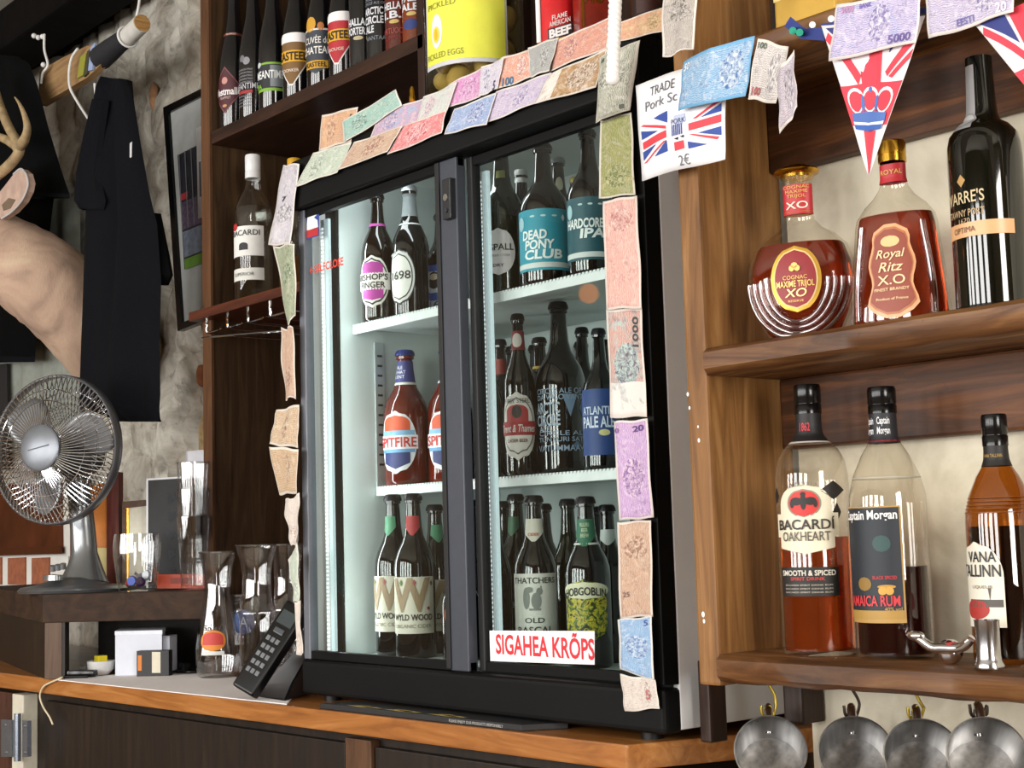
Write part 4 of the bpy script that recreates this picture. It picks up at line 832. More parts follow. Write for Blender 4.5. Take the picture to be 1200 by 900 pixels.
# steel mugs on hooks under the lower shelf
for i, (cx, cy, rp, hx, hy) in enumerate(((903, 884, 42, 909, 806), (1003, 886, 43, 1011, 812), (1081, 890, 44, 1105, 815), (1157, 890, 46, 1180, 817))):
    p = yp(cx, cy-5, (-.018, .0, -.02, -.042)[i]); k = mpp(p); R_ = rp*k; zt = ZL-.034-.001
    lab_ = ('polished steel mug hanging next to the dark bracket', 'polished steel mug on the second hook from the bracket', 'polished steel mug on the third hook from the bracket', 'polished steel mug on the hook farthest from the bracket')[i]
    m_ = thing('steel_mug', lab_, 'mug', (p.x, p.y, p.z), 0, 'steel mugs hanging under the shelf')
    # mouth tipped towards the room and a little down: axis
    ax = (Vector((CP.x-p.x, CP.y-p.y, 0)).normalized()*.95+Vector((.06+.05*i, -.05, .55))).normalized()
    ex = ax.cross(Vector((0,0,1))).normalized(); ey = ex.cross(ax)
    MX = Matrix.Identity(4)
    for r in range(3): MX[r][0], MX[r][1], MX[r][2] = ex[r], ey[r], ax[r]
    h_ = .070
    mesh('cup', xf(lathe([(0, -h_), (R_*.86, -h_), (R_*.90, -h_+.004), (R_*.95, -.01), (R_, -.002), (R_*1.02, 0), (R_*.985, .0), (R_*.93, -.01), (R_*.88, -h_+.006), (0, -h_+.004)], 48), Matrix.Identity(4)), BRUSH, m_, True).matrix_basis = MX
    top_ = ey*R_*.96
    hp_ = [top_+ax*-.012, top_+ey*.016+ax*-.016, top_+ey*.024+ax*-.028, top_+ey*.012+ax*-.044, top_-ey*.004+ax*-.048]
    mesh('handle', tube(bez(hp_, 6), .0052, 10), CHROME, m_, True)
    q = p+top_+ey*.018+ax*-.028; hr = Vector((q.x, q.y, zt))
    hkt = thing('cup_hook', ('brass', 'dark', 'brass', 'dark')[i]+' cup hook under the shelf holding '+('the mug next to the bracket', 'the second mug from the bracket', 'the third mug from the bracket', 'the mug farthest from the bracket')[i], 'hook', hr, 0, 'cup hooks under the shelf')
    e = Vector((q.x, q.y, q.z))
    rt = RT.copy(); rt.z = 0; rt.normalize()
    mid = (e-hr)
    cv = bez([Vector((0,0,0)), Vector((0,0,-.008))+rt*.002, rt*.009+Vector((0,0,-.022)), mid+rt*.010+Vector((0,0,.006)), mid+rt*.004+Vector((0,0,-.007)), mid-rt*.007+Vector((0,0,-.004)), mid-rt*.009+Vector((0,0,.008))], 6)
    mesh('hook_wire', tube(cv, .0019, 8), P(('c9b04a', '4a4038', 'c9b04a', '4a4038')[i], .3, .9), hkt, True)
    mesh('screw_plate', lathe([(0, .0), (.005, 0), (.005, -.002), (0, -.002)], 10), P('8a7434', .3, .9), hkt, True)
# things on the top rustic shelf
p = yp(962, 20, .03); q0, q1 = yp(943, 25, .0), yp(990, 10, .0)
gb = thing('gold_box', 'shiny gold gift box on the top rustic shelf', 'box', (p.x, p.y, Z3))
mesh('carton', box(-.035, .06, -.05, .05, 0, .20, .003), P('c7a04a', .3, .5, .2, 12), gb); mesh('carton_band', box(-.0355, .0605, -.0505, .0505, .05, .065), P('e6cf8a', .3, .6), gb)
# ================================================================== BANKNOTES
NS = [0]
def sheet(quad, y, amp, seed, nu=16, nv=8, fold=None, bulge=0.0):
    """paper hanging in the plane y: bilinear between its corners (photo pixels TL TR BR BL), with creases towards the room"""
    ys = y if isinstance(y, (list, tuple)) else (y,)*4
    c = [yp(a, b, k) for (a, b), k in zip(quad, ys)]; q = random.Random(seed)
    ph = [q.uniform(0, 6.28) for _ in range(6)]; fr_ = [q.uniform(.6, 1.6) for _ in range(6)]
    def mp(u, v, off=0.0):
        P_ = c[0]*(1-u)*(1-v)+c[1]*u*(1-v)+c[2]*u*v+c[3]*(1-u)*v
        d = amp*(.5+.28*math.sin(6.28*u*fr_[0]+ph[0]+2*v)+.16*math.sin(6.28*(v*1.3*fr_[1]+u*.7)+ph[1])+.10*math.sin(14*u*fr_[2]+ph[2]+5*v))+bulge*math.sin(PI*u)*math.sin(PI*min(1, v*.8+.1))
        e = amp*.25
        if fold: d += fold*(1-abs(2*u-1))
        return P_+Vector((e*math.sin(9*v+ph[3])*.5, -d-off, e*math.sin(8*u+ph[4])))
    V = [mp(i/nu, j/nv) for j in range(nv+1) for i in range(nu+1)]; w_ = nu+1
    Fc = [[j*w_+i, (j+1)*w_+i, (j+1)*w_+i+1, j*w_+i+1] for j in range(nv) for i in range(nu)]
    UV = [(i/nu, 1-j/nv) for j in range(nv+1) for i in range(nu+1)]
    return V, Fc, UV, mp
def decal(vf2, mp, mat, parent, off=.0012, name='lettering'):
    """flat print on a sheet: 2-D points are (u, v)"""
    return mesh(name, ([mp(a.x, a.y, off) for a in vf2[0]], vf2[1]), mat, parent, world=True)
def stext(txt, u, v, hv, wu, mp, col, parent, bold=.0, rot=0, off=.0012):
    vs, fs = text2d(txt, hv, wu if not rot else None, bold, None)
    if rot:
        x0 = max(abs(a.x) for a in vs); k = (wu/2)/x0
        vs = [Vector((a.y*rot*(hv and 1), a.x*k*rot, 0)) for a in vs]
    return decal(([Vector((u+a.x, v-a.y, 0)) for a in vs], fs), mp, P(col, .6, var=.03), parent, off)
def spoly(pts, mp, col, parent, off=.0008, name='print', cuts=.08):
    vf = slices(([Vector((a, b, 0)) for a, b in pts], [list(range(len(pts)))]), cuts)
    return decal(vf, mp, P(col, .6, var=.05), parent, off, name)
def note(label, quad, y, pal, amp=.006, vert=False, txt=(), group=None, bulge=0.0, fold=None, pu=.3, white=None, pw=.14):
    NS[0] += 1; s_ = NS[0]*1.37
    V, Fc, UV, mp = sheet(quad, y, amp, NS[0]*11, 8 if vert else 16, 16 if vert else 8, fold, bulge)
    if vert: UV = [(b, a) for a, b in UV]
    m = printed('banknote_print', *pal[:3], pal[3], pu, pal[4] if len(pal) > 4 else 'ebe4da', s_, pw, white)
    o = mesh('banknote', (V, Fc, UV), m, None, True, True); md = o.modifiers.new('paper', 'SOLIDIFY'); md.thickness = .0003; md.offset = 0
    prop(o, label, 'banknote', group)
    for (tx, u, v, hv, wu, col) in txt: stext(tx, u, v, hv, wu, mp, col, o, .02)
    return o, mp
GA, GB_, GC, GD = 'banknotes along the fridge header', 'banknotes down the fridge door edge', 'banknotes down the far fridge edge', 'banknotes on the bunting line'
PEACH = ('f0cfae', 'e6b78f', 'd9c3b4', '9a6a5a'); TEAL = ('cfe0d6', 'a9cfc4', 'dfe8dc', '4d7a70'); PINKB = ('ecd3d6', 'd9b4c4', 'b7d3e6', '6a7ab0')
PALEP = ('efdcd8', 'd6e6da', 'eccfd2', '9a8aa0'); MAG = ('ecdcea', 'e09ccc', 'f2ecf2', 'b0489a'); WLIL = ('f0edf2', 'e4dcea', 'f6f2f4', '5a5a80')
ORW = ('f3e9e2', 'eaa98c', 'f2efea', 'b0564a'); GREY = ('d9d8d4', 'b9bab8', 'c9c6c0', '55585a'); THAI = ('eec8b0', 'e0a08a', 'f0d4bc', '96586a')
YORA = ('f0d9a8', 'eec0a0', 'eda48c', 'a07a5a'); WGRN = ('e9ece2', 'cbd8c4', 'eeeee6', '6d8672'); BGR = ('e2cdb4', 'd6bca4', 'dcc8b0', '8a4a44')
RED5 = ('f0dad8', 'e48a8a', 'ecc4c4', 'c03a4c'); BLUE = ('dce4f0', 'a4b8dc', 'cfdcec', '4a5aa0'); LIL = ('e9e2ea', 'd4c6dc', 'efe8ea', '7a6aa0')
BRN = ('ecdfd0', 'c9a47a', 'b08a5c', '7a5a3a'); DOL = ('e8e6da', 'd0d0c0', 'c2c6b4', '4a5248'); OLIVE = ('c9c69a', 'a8a86c', 'd2cdb0', '5a6a3a')
PINK = ('f0d4c8', 'ecbcb0', 'f0dccc', 'b06a6a'); AQUA = ('bfd8d2', 'e6b4a4', 'd9ccc0', '4d4a66'); PUR = ('ead6e4', 'd2b4dc', 'e6c8d8', '7a4a96')
BEI = ('e2c8b2', 'd6b49c', 'e4d0bc', '8a6050'); BLU2 = ('d6e2ee', '9cbfe0', 'c2d8ea', '4a74b0'); PALE = ('efe6dc', 'e6dcd2', 'f0eae2', 'a08a84')
# paper layers, back to front: neighbours in a row lie over each other like shingles
HA, HA2, HB, HB2 = -.0128, -.0164, -.0200, -.0236
note('peach banknote standing up at the far end of the header', ((378,135),(421,125),(412,166),(374,177)), HA, PEACH, .003, group=GA, txt=(('5', .86, .28, .22, .05, '3a3030'),))
note('pale green banknote rising to a point above the header', ((402,143),(465,105),(472,124),(404,168)), HA2, TEAL, .003, group=GA, pu=.3)
note('pink and sky blue banknote on the upper header row', ((446,133),(506,112),(500,150),(434,161)), HA, PINKB, .003, group=GA)
note('pale pink and mint banknote before the egg jar', ((497,114),(537,96),(524,133),(489,143)), HA2, PALEP, .003, group=GA)
note('magenta banknote on the upper header row', ((527,99),(566,79),(564,114),(516,130)), HA, MAG, .003, group=GA, pu=.65, pw=.22)
note('white and lilac banknote beside the magenta one', ((565,79),(592,68),(584,104),(562,114)), HA2, WLIL, .003, group=GA, txt=(('5', .8, .85, .3, .1, '2a2f5a'),))
note('white and orange banknote reading 100', ((588,68),(622,58),(624,91),(582,106)), HA, ORW, .003, group=GA, txt=(('100', .34, .84, .26, .30, '2f6f94'),), pu=.7)
note('grey dollar style banknote below the red packet', ((620,56),(655,43),(645,83),(622,91)), HA2, GREY, .003, group=GA, pu=.6)
note('orange pink banknote left of the white rope', ((652,48),(718,19),(712,57),(644,84)), HA, THAI, .003, group=GA, pu=.32, pw=.12)
note('yellow and orange banknote right of the white rope', ((722,28),(781,7),(781,36),(726,49)), HA2, YORA, .003, group=GA, pu=.75)
note('white and green banknote at the far end of the lower header row', ((368,179),(413,166),(396,202),(347,219)), HB, WGRN, .003, group=GA)
note('tan banknote with a dark red panel', ((416,167),(473,147),(455,178),(396,200)), HB2, BGR, .003, group=GA, pu=.55, pw=.2)
note('red banknote with a white curled corner', ((474,147),(524,129),(519,156),(455,182)), HB, RED5, .003, group=GA, pu=.45, pw=.24)
note('blue and violet banknote on the lower header row', ((534,128),(583,108),(571,146),(521,158)), HB2, BLUE, .003, group=GA, pu=.62, pw=.2)
note('pale lilac banknote with an oval portrait', ((582,108),(647,85),(629,121),(567,146)), HB, LIL, .003, group=GA, pu=.58, pw=.13)
note('white and brown banknote with a landscape print', ((645,87),(713,57),(699,103),(628,122)), HB2, BRN, .003, group=GA, pu=.66, pw=.26, white=(.0, .24))
note('one dollar banknote bulging out below the rope', ((704,68),(752,48),(739,130),(699,145)), (-.036, -.030, -.0225, -.0225), DOL, .003, True, (('1', .16, .10, .06, .10, '5a6258'), ('1', .84, .92, .06, .10, '5a6258')), GB_, .022, pu=.55, pw=.16)
note('olive green banknote with a pale medallion', ((705,142),(741,131),(746,228),(703,233)), -.0126, OLIVE, .0036, True, (('1000', .88, .80, .04, .24, 'c9c08a'),), GB_, pu=.26, pw=.15)
note('pink banknote at the height of the teal beer label', ((707,236),(747,229),(753,361),(711,363)), -.0170, PINK, .0036, True, (), GB_, pu=.8, pw=.11)
o, mp_ = note('aqua and coral banknote reading 1000', ((711,363),(753,361),(760,488),(717,490)), -.0126, AQUA, .0036, True, (), GB_, pu=.48, pw=.2, white=(.0, .32))
stext('1000', .80, .22, .17, .28, mp_, '3a4646', o, .02, rot=1)
note('purple banknote reading 20', ((720,494),(760,491),(766,607),(727,610)), -.0170, PUR, .0036, True, (('20', .72, .085, .06, .34, '5a3a7a'), ('0', .10, .10, .05, .14, '8a6aa0')), GB_, pu=.42, pw=.2)
note('beige banknote below the purple one', ((725,612),(764,609),(767,722),(727,725)), -.0126, BEI, .0036, True, (('25', .22, .75, .05, .2, '7a5a54'),), GB_, pu=.72, pw=.12)
note('light blue banknote near the bottom of the door edge', ((725,726),(765,722),(768,798),(727,784)), -.0170, BLU2, .0036, True, (('5', .82, .10, .09, .12, '3a5a9a'),), GB_, pu=.5, pw=.2)
note('off white banknote hanging lowest on the door edge', ((727,790),(769,796),(775,830),(733,834)), -.0126, PALE, .0036, False, (('5', .72, .55, .3, .12, 'b06a6a'),), GB_, pu=.72, pw=.1)
note('white banknote curling over the far top corner', ((332,194),(351,192),(342,286),(317,288)), (.006,-.0215,-.0125,.002), ('efecee', 'e0dbe4', 'f2eef0', '6d6a78'), .006, True, (('7', .45, .42, .06, .2, '33323a'),), GC, pu=.4, pw=.12)
note('green banknote tapering down beside the frame', ((323,289),(347,285),(348,369),(338,383)), (.002,-.019,-.010,-.004), ('c9cdb4', 'a9b296', 'd6d2bc', '4f6a50'), .008, True, (), GC, pu=.6)
note('crumpled grey beige banknote on the far edge', ((331,385),(349,383),(349,467),(335,469)), (-.004,-.010,-.010,-.004), BEI, .012, True, (), GC)
note('cream and brown banknote folded at its lower edge', ((326,481),(351,474),(350,525),(317,521)), (.01,-.006,-.012,.0), ('eadcc4', 'dcc0a0', 'efe4d2', '8a5a3c'), .005, False, (), GC, pu=.5, pw=.1)
note('cream and brown banknote below the folded one', ((317,523),(351,526),(348,578),(329,580)), (-.008,-.020,-.012,-.002), ('e6d4bc', 'd6b894', 'eadfce', '8a5a3c'), .005, False, (), GC, pu=.6, pw=.1)
note('thin cream banknote twisted below the brown ones', ((336,587),(353,579),(353,640),(346,640)), (-.004,-.010,-.010,-.008), PALE, .012, True, (), GC)
note('twisted white and green banknote above the telephone', ((339,655),(352,636),(353,703),(346,706)), (-.024,-.024,-.042,-.042), WGRN, .008, True, (), GC)
note('narrow beige paper ribbon tail by the telephone', ((347,706),(353,704),(357,766),(350,768)), -.050, PALE, .006, True, (), GC)
# ------------------------------------------------ sign, bunting and notes by the post
YB2 = -.078
V, Fc, UV, mp = sheet(((745,100),(853,66),(850,187),(753,212)), (-.075,-.085,-.095,-.072), .003, 5, 14, 10, None, .012)
sg = mesh('price_sign', (V, Fc), P('f0f0f2', .6, var=.02), None, True, True); prop(sg, 'white paper snack price sign with a union flag, taped by the post', 'sign')
sg.modifiers.new('paper', 'SOLIDIFY').thickness = .0005
stext('TRADE', .34, .13, .10, .30, mp, '55565e', sg); stext('Pork Sc', .33, .27, .10, .40, mp, '6a6b74', sg); stext('2\u20ac', .58, .92, .10, .12, mp, '6a6b74', sg)
NAVY, REDF = '2f4a9a', 'd9404c'
for pts, cc in ((((.24,.37),(.42,.34),(.42,.49)), NAVY), (((.05,.46),(.05,.57),(.30,.55)), NAVY), (((.05,.73),(.05,.84),(.26,.70)), NAVY), (((.40,.70),(.40,.84),(.22,.85)), NAVY),
                (((.05,.40),(.09,.39),(.40,.52),(.40,.56)), REDF), (((.06,.61),(.40,.575),(.40,.665),(.06,.70)), REDF), (((.05,.88),(.36,.70),(.40,.70),(.09,.88)), REDF),
                (((.66,.565),(.97,.535),(.97,.63),(.66,.655)), REDF), (((.66,.70),(.70,.70),(.95,.80),(.93,.83)), REDF), (((.70,.52),(.95,.34),(.97,.37),(.74,.52)), REDF),
                (((.78,.52),(.97,.40),(.97,.50)), NAVY), (((.75,.70),(.97,.68),(.97,.79)), NAVY), (((.64,.78),(.64,.87),(.84,.86)), NAVY), (((.49,.76),(.60,.755),(.60,.855),(.49,.865)), REDF)): spoly([(a, .40+(b_-.34)*.80) for a, b_ in pts], mp, cc, sg)
for i in range(6): spoly([(.47+.022*i, .56), (.482+.022*i, .56), (.482+.022*i, .67), (.47+.022*i, .67)], mp, NAVY, sg)
spoly([(.50,.47),(.62,.47),(.64,.55),(.57,.57),(.49,.55)], mp, 'b9c2dc', sg); spoly([(.49,.70),(.545,.69),(.54,.72)], mp, '23242c', sg); spoly([(.56,.69),(.61,.68),(.605,.71)], mp, '23242c', sg); stext('PORK', .55, .53, .05, .16, mp, '2f3a6a', sg)
note('blue banknote reading 50 pinned over the price sign', ((801,73),(885,43),(876,114),(797,131)), (-.10,-.105,-.105,-.105), ('dfe8ee', '9cc4e4', 'c4dcea', '3a6aa8', '6fb0dc'), .004, False, (('50', .10, .16, .14, .10, 'e9f2f6'),), GD, fold=.012, pu=.78, pw=.14)
note('cream and grey banknote reading 100 beside the blue one', ((889,45),(926,56),(910,122),(877,116)), (-.105,-.09,-.098,-.107), ('e9e4e0', 'd9d2ce', 'ece6e0', '6a6670'), .004, False, (('100', .25, .86, .13, .34, 'a84a4a'), ('100', .2, .1, .10, .26, '4a5a4a')), GD, pu=.72, pw=.2)
note('grey lilac banknote curling to a point on the bunting', ((912,86),(931,60),(938,127),(917,157)), (-.118,-.125,-.112,-.120), ('dcd4d8', 'c9bec8', 'd9cfd2', '5a5468'), .006, False, (), GD, pu=.6, pw=.25)
note('grey dollar style banknote hanging over the post', ((779,-18),(819,-18),(814,57),(779,68)), -.095, ('d6cfc8', 'c4bcb4', 'dcd4cc', '5a5652'), .006, True, (), GD, pu=.62, pw=.16)
note('lilac banknote reading 5000 pinned over the flag', ((981,6),(1081,-12),(1076,50),(972,73)), -.118, ('eae6f2', 'd6cce8', 'c4cce8', '6a5aa0'), .004, False, (('5000', .80, .84, .16, .26, '6a5a9a'), ('BANK', .38, .10, .08, .14, '6a5ab0'), ('5000', .16, .12, .12, .16, 'c090b8')), GD, pu=.55, pw=.12)
note('lilac banknote reading 20 beside the flags', ((1084,-25),(1192,-45),(1190,15),(1089,47)), -.112, ('efeaf0', 'd2c8e0', 'e6e0e2', '6a60a0'), .005, False, (('20', .86, .84, .18, .12, 'e9e6f2'), ('EESTI', .45, .86, .12, .2, '6a64a4')), GD, pu=.68, pw=.14)
def flag(label, quad, y, seed):
    """triangular pennant: quad TL TR tip tip"""
    V, Fc, UV, mp = sheet(quad, y, .003, seed, 12, 16)
    fo = mesh('bunting_flag', (V, Fc), P('f1ecee', .65, var=.02), None, True, True); prop(fo, label, 'flag', 'bunting flags'); fo.modifiers.new('cloth', 'SOLIDIFY').thickness = .0006
    R_, N_, S_ = 'd8384a', '27337a', '4a6cb0'
    for pts, cc in ((((0,.0),(.30,0),(.06,.0)), R_), (((.34,0),(.62,0),(.66,.46),(.36,.46)), R_), (((0,.10),(.05,.05),(.36,.36),(.30,.42)), R_), (((.0,.42),(1,.40),(1,.68),(0,.68)), R_),
                    (((.70,.34),(.98,.08),(1,.16),(.74,.37)), R_), (((.76,.37),(1,.20),(1,.26),(.82,.38)), R_), (((.04,.02),(.30,.02),(.30,.24)), N_), (((.72,.02),(.95,.02),(.72,.22)), N_),
                    (((.32,.72),(.72,.72),(.74,.999),(.26,.999)), R_)): spoly(pts, mp, cc, fo)
    # crown: white outlined arches with red caps on a blue base
    def el(u, v, a, b_, cc, off): spoly([(u+a*math.cos(t*PI/8), v+b_*math.sin(t*PI/8)) for t in range(16)], mp, cc, fo, off, 'crown_print', None)
    for u in (.22, .50, .78): el(u, .52, .155, .085, 'f4f0f2', .0012); el(u, .525, .125, .068, R_, .0016)
    for u in (.36, .64): el(u, .545, .035, .055, S_, .002)
    el(.5, .455, .03, .02, S_, .002)
    spoly([(.10,.60),(.90,.60),(.93,.665),(.5,.69),(.07,.665)], mp, S_, fo, .002, 'crown_print'); spoly([(.09,.655),(.5,.675),(.91,.655),(.90,.69),(.5,.715),(.10,.69)], mp, 'f4f0f2', fo, .0024, 'crown_print'); spoly([(.10,.675),(.5,.69),(.90,.675),(.89,.705),(.5,.73),(.11,.705)], mp, '2f5aa8', fo, .0028, 'crown_print')
    return fo
flag('triangular red, white and blue bunting flag with a crown, pointing at the cognac caps', ((964,30),(1085,18),(1020,204),(1018,204)), -.108, 3)
flag('second crown bunting flag tilted beyond the port bottle', ((1143,29),(1258,-22),(1262,170),(1260,171)), -.105, 4)
rb = thing('bunting_ribbon', 'dark blue bunting ribbon with a green clip on the shelf edge', 'ribbon', yp(940, 35, -.09))
mesh('ribbon', extr([yp(a, b_, -.088) for a, b_ in ((920,31),(927,20),(944,34),(966,32),(967,48),(940,46))], (0,-1,0), .0015), P('25357c', .7), rb, world=True)
for a, b_ in ((929,36), (937,38)): mesh('clip', tube([yp(a, b_, -.086), yp(a, b_, -.102)], .0045, 10), P('2f9a80', .3), rb, True, True)
rp = thing('bunting_tape', 'dark blue tape carrying the bunting flags along the shelf', 'ribbon', yp(1100, 10, -.1))
mesh('tape', extr([yp(a, b_, -.103) for a, b_ in ((962,28),(1090,8),(1260,-30),(1260,-24),(1090,15),(963,35))], (0,1,0), .0015), P('25357c', .7), rp, world=True)
for i, (a, b_) in enumerate(((952,29), (974,22))): mesh('bead', tube([yp(a, b_, -.08), yp(a, b_, -.092)], .004, 10), WHT, rb, True, True)
# braided bell rope in front of the header
r0, r1 = yp(723, -60, -.10), yp(718, 92, -.10); kk = mpp(r1)
ro = thing('bell_rope', 'thick white braided rope hanging before the fridge header', 'rope', r1)
for s_ in range(3):
    pts = []
    for i in range(120):
        t = i/119; c_ = r0.lerp(r1, t); a = t*2*PI*7.5+s_*2*PI/3
        pts.append(c_+Vector((math.cos(a), math.sin(a), 0))*(3.6*kk))
    mesh('strand', tube(pts, 4.6*kk, 8), P('e9e8e6', .85, var=.06, sc=400, bump=.4), ro, True, True)
bm = bmesh.new(); bmesh.ops.create_uvsphere(bm, u_segments=14, v_segments=10, radius=8.5*kk)
mesh('knot', xf(bm_out(bm), Matrix.Translation(r1)), P('e2e0dc', .85, var=.08, sc=300, bump=.5), ro, True, True)
# ================================================================== ON TOP OF THE FRIDGE
p = yp(557, 90, .13); k = mpp((p.x, p.y, 1.0)); R_ = 59*k; H_ = .30
jr = thing('egg_jar', 'big glass jar of pickled eggs with a yellow label on the fridge top', 'jar', (p.x, p.y, ZT+.001), math.atan2(CP.y-p.y, CP.x-p.x))
class J: pass
jb = J(); jb.H, jb.R, jb.sq = H_, R_, 1.0; jb.root = jr; jb.pr = [(0,0),(.86,0),(.96,.015),(1,.05),(1,.85),(.9,.92),(.8,.95),(.8,1.0)]
mesh('glass_jar', lathe([(r*R_, h*H_) for r, h in jb.pr], 40), thin_glass('olive_jar_glass', (.80, .80, .62, 1), .07), jr, True)
mesh('brine', lathe([(0, .006), (R_*.9, .006), (R_*.94, .02), (R_*.94, .8*H_), (0, .8*H_)], 32), thin_glass('brine', (.82, .77, .58, 1), .02), jr, True)
q = random.Random(5)
for i in range(26):
    a = i*2.4; rr = R_*(.62 if i % 3 else .25); bm = bmesh.new(); bmesh.ops.create_uvsphere(bm, u_segments=12, v_segments=8, radius=1)
    MM = Matrix.Translation((rr*math.cos(a), rr*math.sin(a), .028+.012*i*.72)) @ Matrix.Rotation(q.uniform(0, 3), 4, 'X') @ Matrix.Diagonal((.021, .021, .027, 1))
    mesh('egg', xf(bm_out(bm), MM), P('e4cfb2', .5), jr, True)
l = blabel(jb, 'rect', -14, .62, 108, .66, 'c4c4c8', 'label', lab='yellow label with an egg drawing'); blabel(jb, 'rect', -14, .625, 102, .62, 'dfe04a', 'print', l, 1)
blabel(jb, 'oval', -46, .505, 17, .21, 'd8d8dc', 'egg_print', l, 2); blabel(jb, 'oval', -46.5, .485, 9.5, .10, 'e6d22a', 'egg_print', l, 3); blabel(jb, 'oval', -46.5, .485, 4.5, .07, 'e8ae2a', 'egg_print', l, 4)
btext(jb, 'PICKLED EGGS', -38, .36, .035, 52, '7f8030', l, 3); btext(jb, 'PICKLED', -40, .66, .035, 40, '7f8030', l, 3)
mesh('lid', lathe([(0, H_), (R_*.84, H_), (R_*.84, H_+.02), (R_*.8, H_+.024), (0, H_+.024)], 32), P('b9b04a', .4), jr, True)
# red snack packet
p = yp(655, 40, .07); a_ = math.atan2(CP.y-p.y, CP.x-p.x); k = mpp(p)
pk = thing('snack_packet', 'red snack packet reading BEEF standing on the fridge top', 'packet', (p.x, p.y, ZT+.001), a_+.12)
hw, ht = 20*k, .16
V, Fc = [], []
for j in range(13):
    for i in range(13):
        u, v = i/12, j/12; puff = .016*(math.sin(PI*u)*math.sin(PI*v))**.55
        V.append(Vector((puff, (u-.5)*2*hw, v*ht)))
for j in range(12):
    for i in range(12): Fc.append([j*13+i, j*13+i+1, j*13+i+14, j*13+i+13])
n_ = len(V); V2 = [Vector((-v.x*.8-.0006, v.y, v.z)) for v in V]; F2 = [[c_+n_ for c_ in f[::-1]] for f in Fc]
mesh('bag', (V+V2, Fc+F2), P('c81c22', .35, var=.06, coat=.2), pk, True)
def ptext(tx, y, z, h, w_, col, bold=.03, sh=.0, x=.0175):
    vs, fs = text2d(tx, h, w_, bold, None, sh); mesh('lettering', ([Vector((x, y+v.x, z+.024+v.y+v.x*.30)) for v in vs], fs), P(col, .5), pk)
ptext('AMERICAN', 0, .062, .008, hw*1.25, 'e6e2e0', .01); ptext('FLAME', 0, .072, .008, hw*.9, 'e6e2e0', .01)
mesh('banner', ([Vector((.0165, y, z+.024+y*.3)) for y, z in ((-hw*.62, .026), (hw*.68, .026), (hw*.68, .036), (-hw*.62, .036))], [[0, 1, 2, 3]]), P('d9b02a', .5), pk)
mesh('banner', ([Vector((.0168, y, z+.024+y*.3)) for y, z in ((-hw*.72, .037), (hw*.74, .037), (hw*.74, .056), (-hw*.72, .056))], [[0, 1, 2, 3]]), P('1b1b1e', .5), pk)
ptext('BEEF', 0, .0465, .013, hw*1.3, 'f2f0f0', .05); ptext('& ONION', 0, .031, .007, hw*1.0, '1b1b1e', .03)
# slim cigar tube, carton with gold swirl and dark bottle behind
p = yp(632, 45, .05); tb_ = thing('gold_tube', 'slim white and gold tube beside the red packet', 'tube', (p.x, p.y, ZT+.001)); mesh('tube_body', lathe([(0, 0), (.0035, 0), (.0035, .06), (0, .06)], 12), GOLD, tb_, True); mesh('tube_sleeve', lathe([(0, .06), (.0045, .06), (.0045, .17), (0, .172)], 12), WHT, tb_, True)
p = yp(483, 118, .035); tb_ = thing('gold_cap_pen', 'small gold and orange pen standing against the cabinet divider', 'pen', (p.x, p.y, ZT+.001)); mesh('barrel', lathe([(0, 0), (.0055, 0), (.0055, .045), (0, .045)], 12), P('d8861e', .35, .3), tb_, True); mesh('tip', lathe([(.0055, .045), (.0055, .052), (.0042, .054), (.0042, .062), (.002, .070), (0, .070)], 12), GOLD, tb_, True)
p = yp(697, 30, .09); a_ = math.atan2(CP.y-p.y, CP.x-p.x); k = mpp(p)
cb = thing('spirit_carton', 'red and orange spirit carton with a gold swirl on the fridge top', 'carton', (p.x, p.y, ZT+.001), a_+.25)
mesh('carton', box(-.022, .022, -22*k, 22*k, 0, .24, .002), P('8a2416', .35, var=.35, sc=20, coat=.3), cb)
mesh('gold_swirl', tube(bez([Vector((.023, 17*k, .13)), Vector((.023, 15*k, .085)), Vector((.023, 6*k, .055)), Vector((.023, -10*k, .035))], 6), .0028, 8), GOLD, cb, True); mesh('gold_edge', box(.0222, .0235, -19*k, -16.5*k, .005, .235), GOLD, cb)
vs, fs = text2d('XO', .03, .032, .01); mesh('lettering', ([Vector((.0234, v.x-4*k, .115+v.y)) for v in vs], fs), GOLD, cb)
b = bottle('spirit_bottle', 'dark bottle standing on the fridge top right of the rope', 757, -110, 45, 40, .09, ZT+.001, 'rum', darkglass('dark_red_glass', '240a0a', .05), 0, None, (.88, BLKG)); blabel(b, 'rect', 6, .4, 90, .3, '3a1a14')
# ================================================================== LEFT END: LEDGE, FAN, WALL
def lat(px, py, d): return on(px, py, nL, nL.dot(LA)+d)
def lbase(px, d):
    p = lat(px, 688, d); return Vector((p.x, p.y, LT+.0005))
def lquadp(name, quad, d, th, mat, parent, label=None): return mesh(name, extr([lat(a, b_, d) for a, b_ in quad], nL, th), mat, parent, world=True, label=label)
GR = thin_glass('beer_glass', (.985, .99, .99, 1), .11, .015)
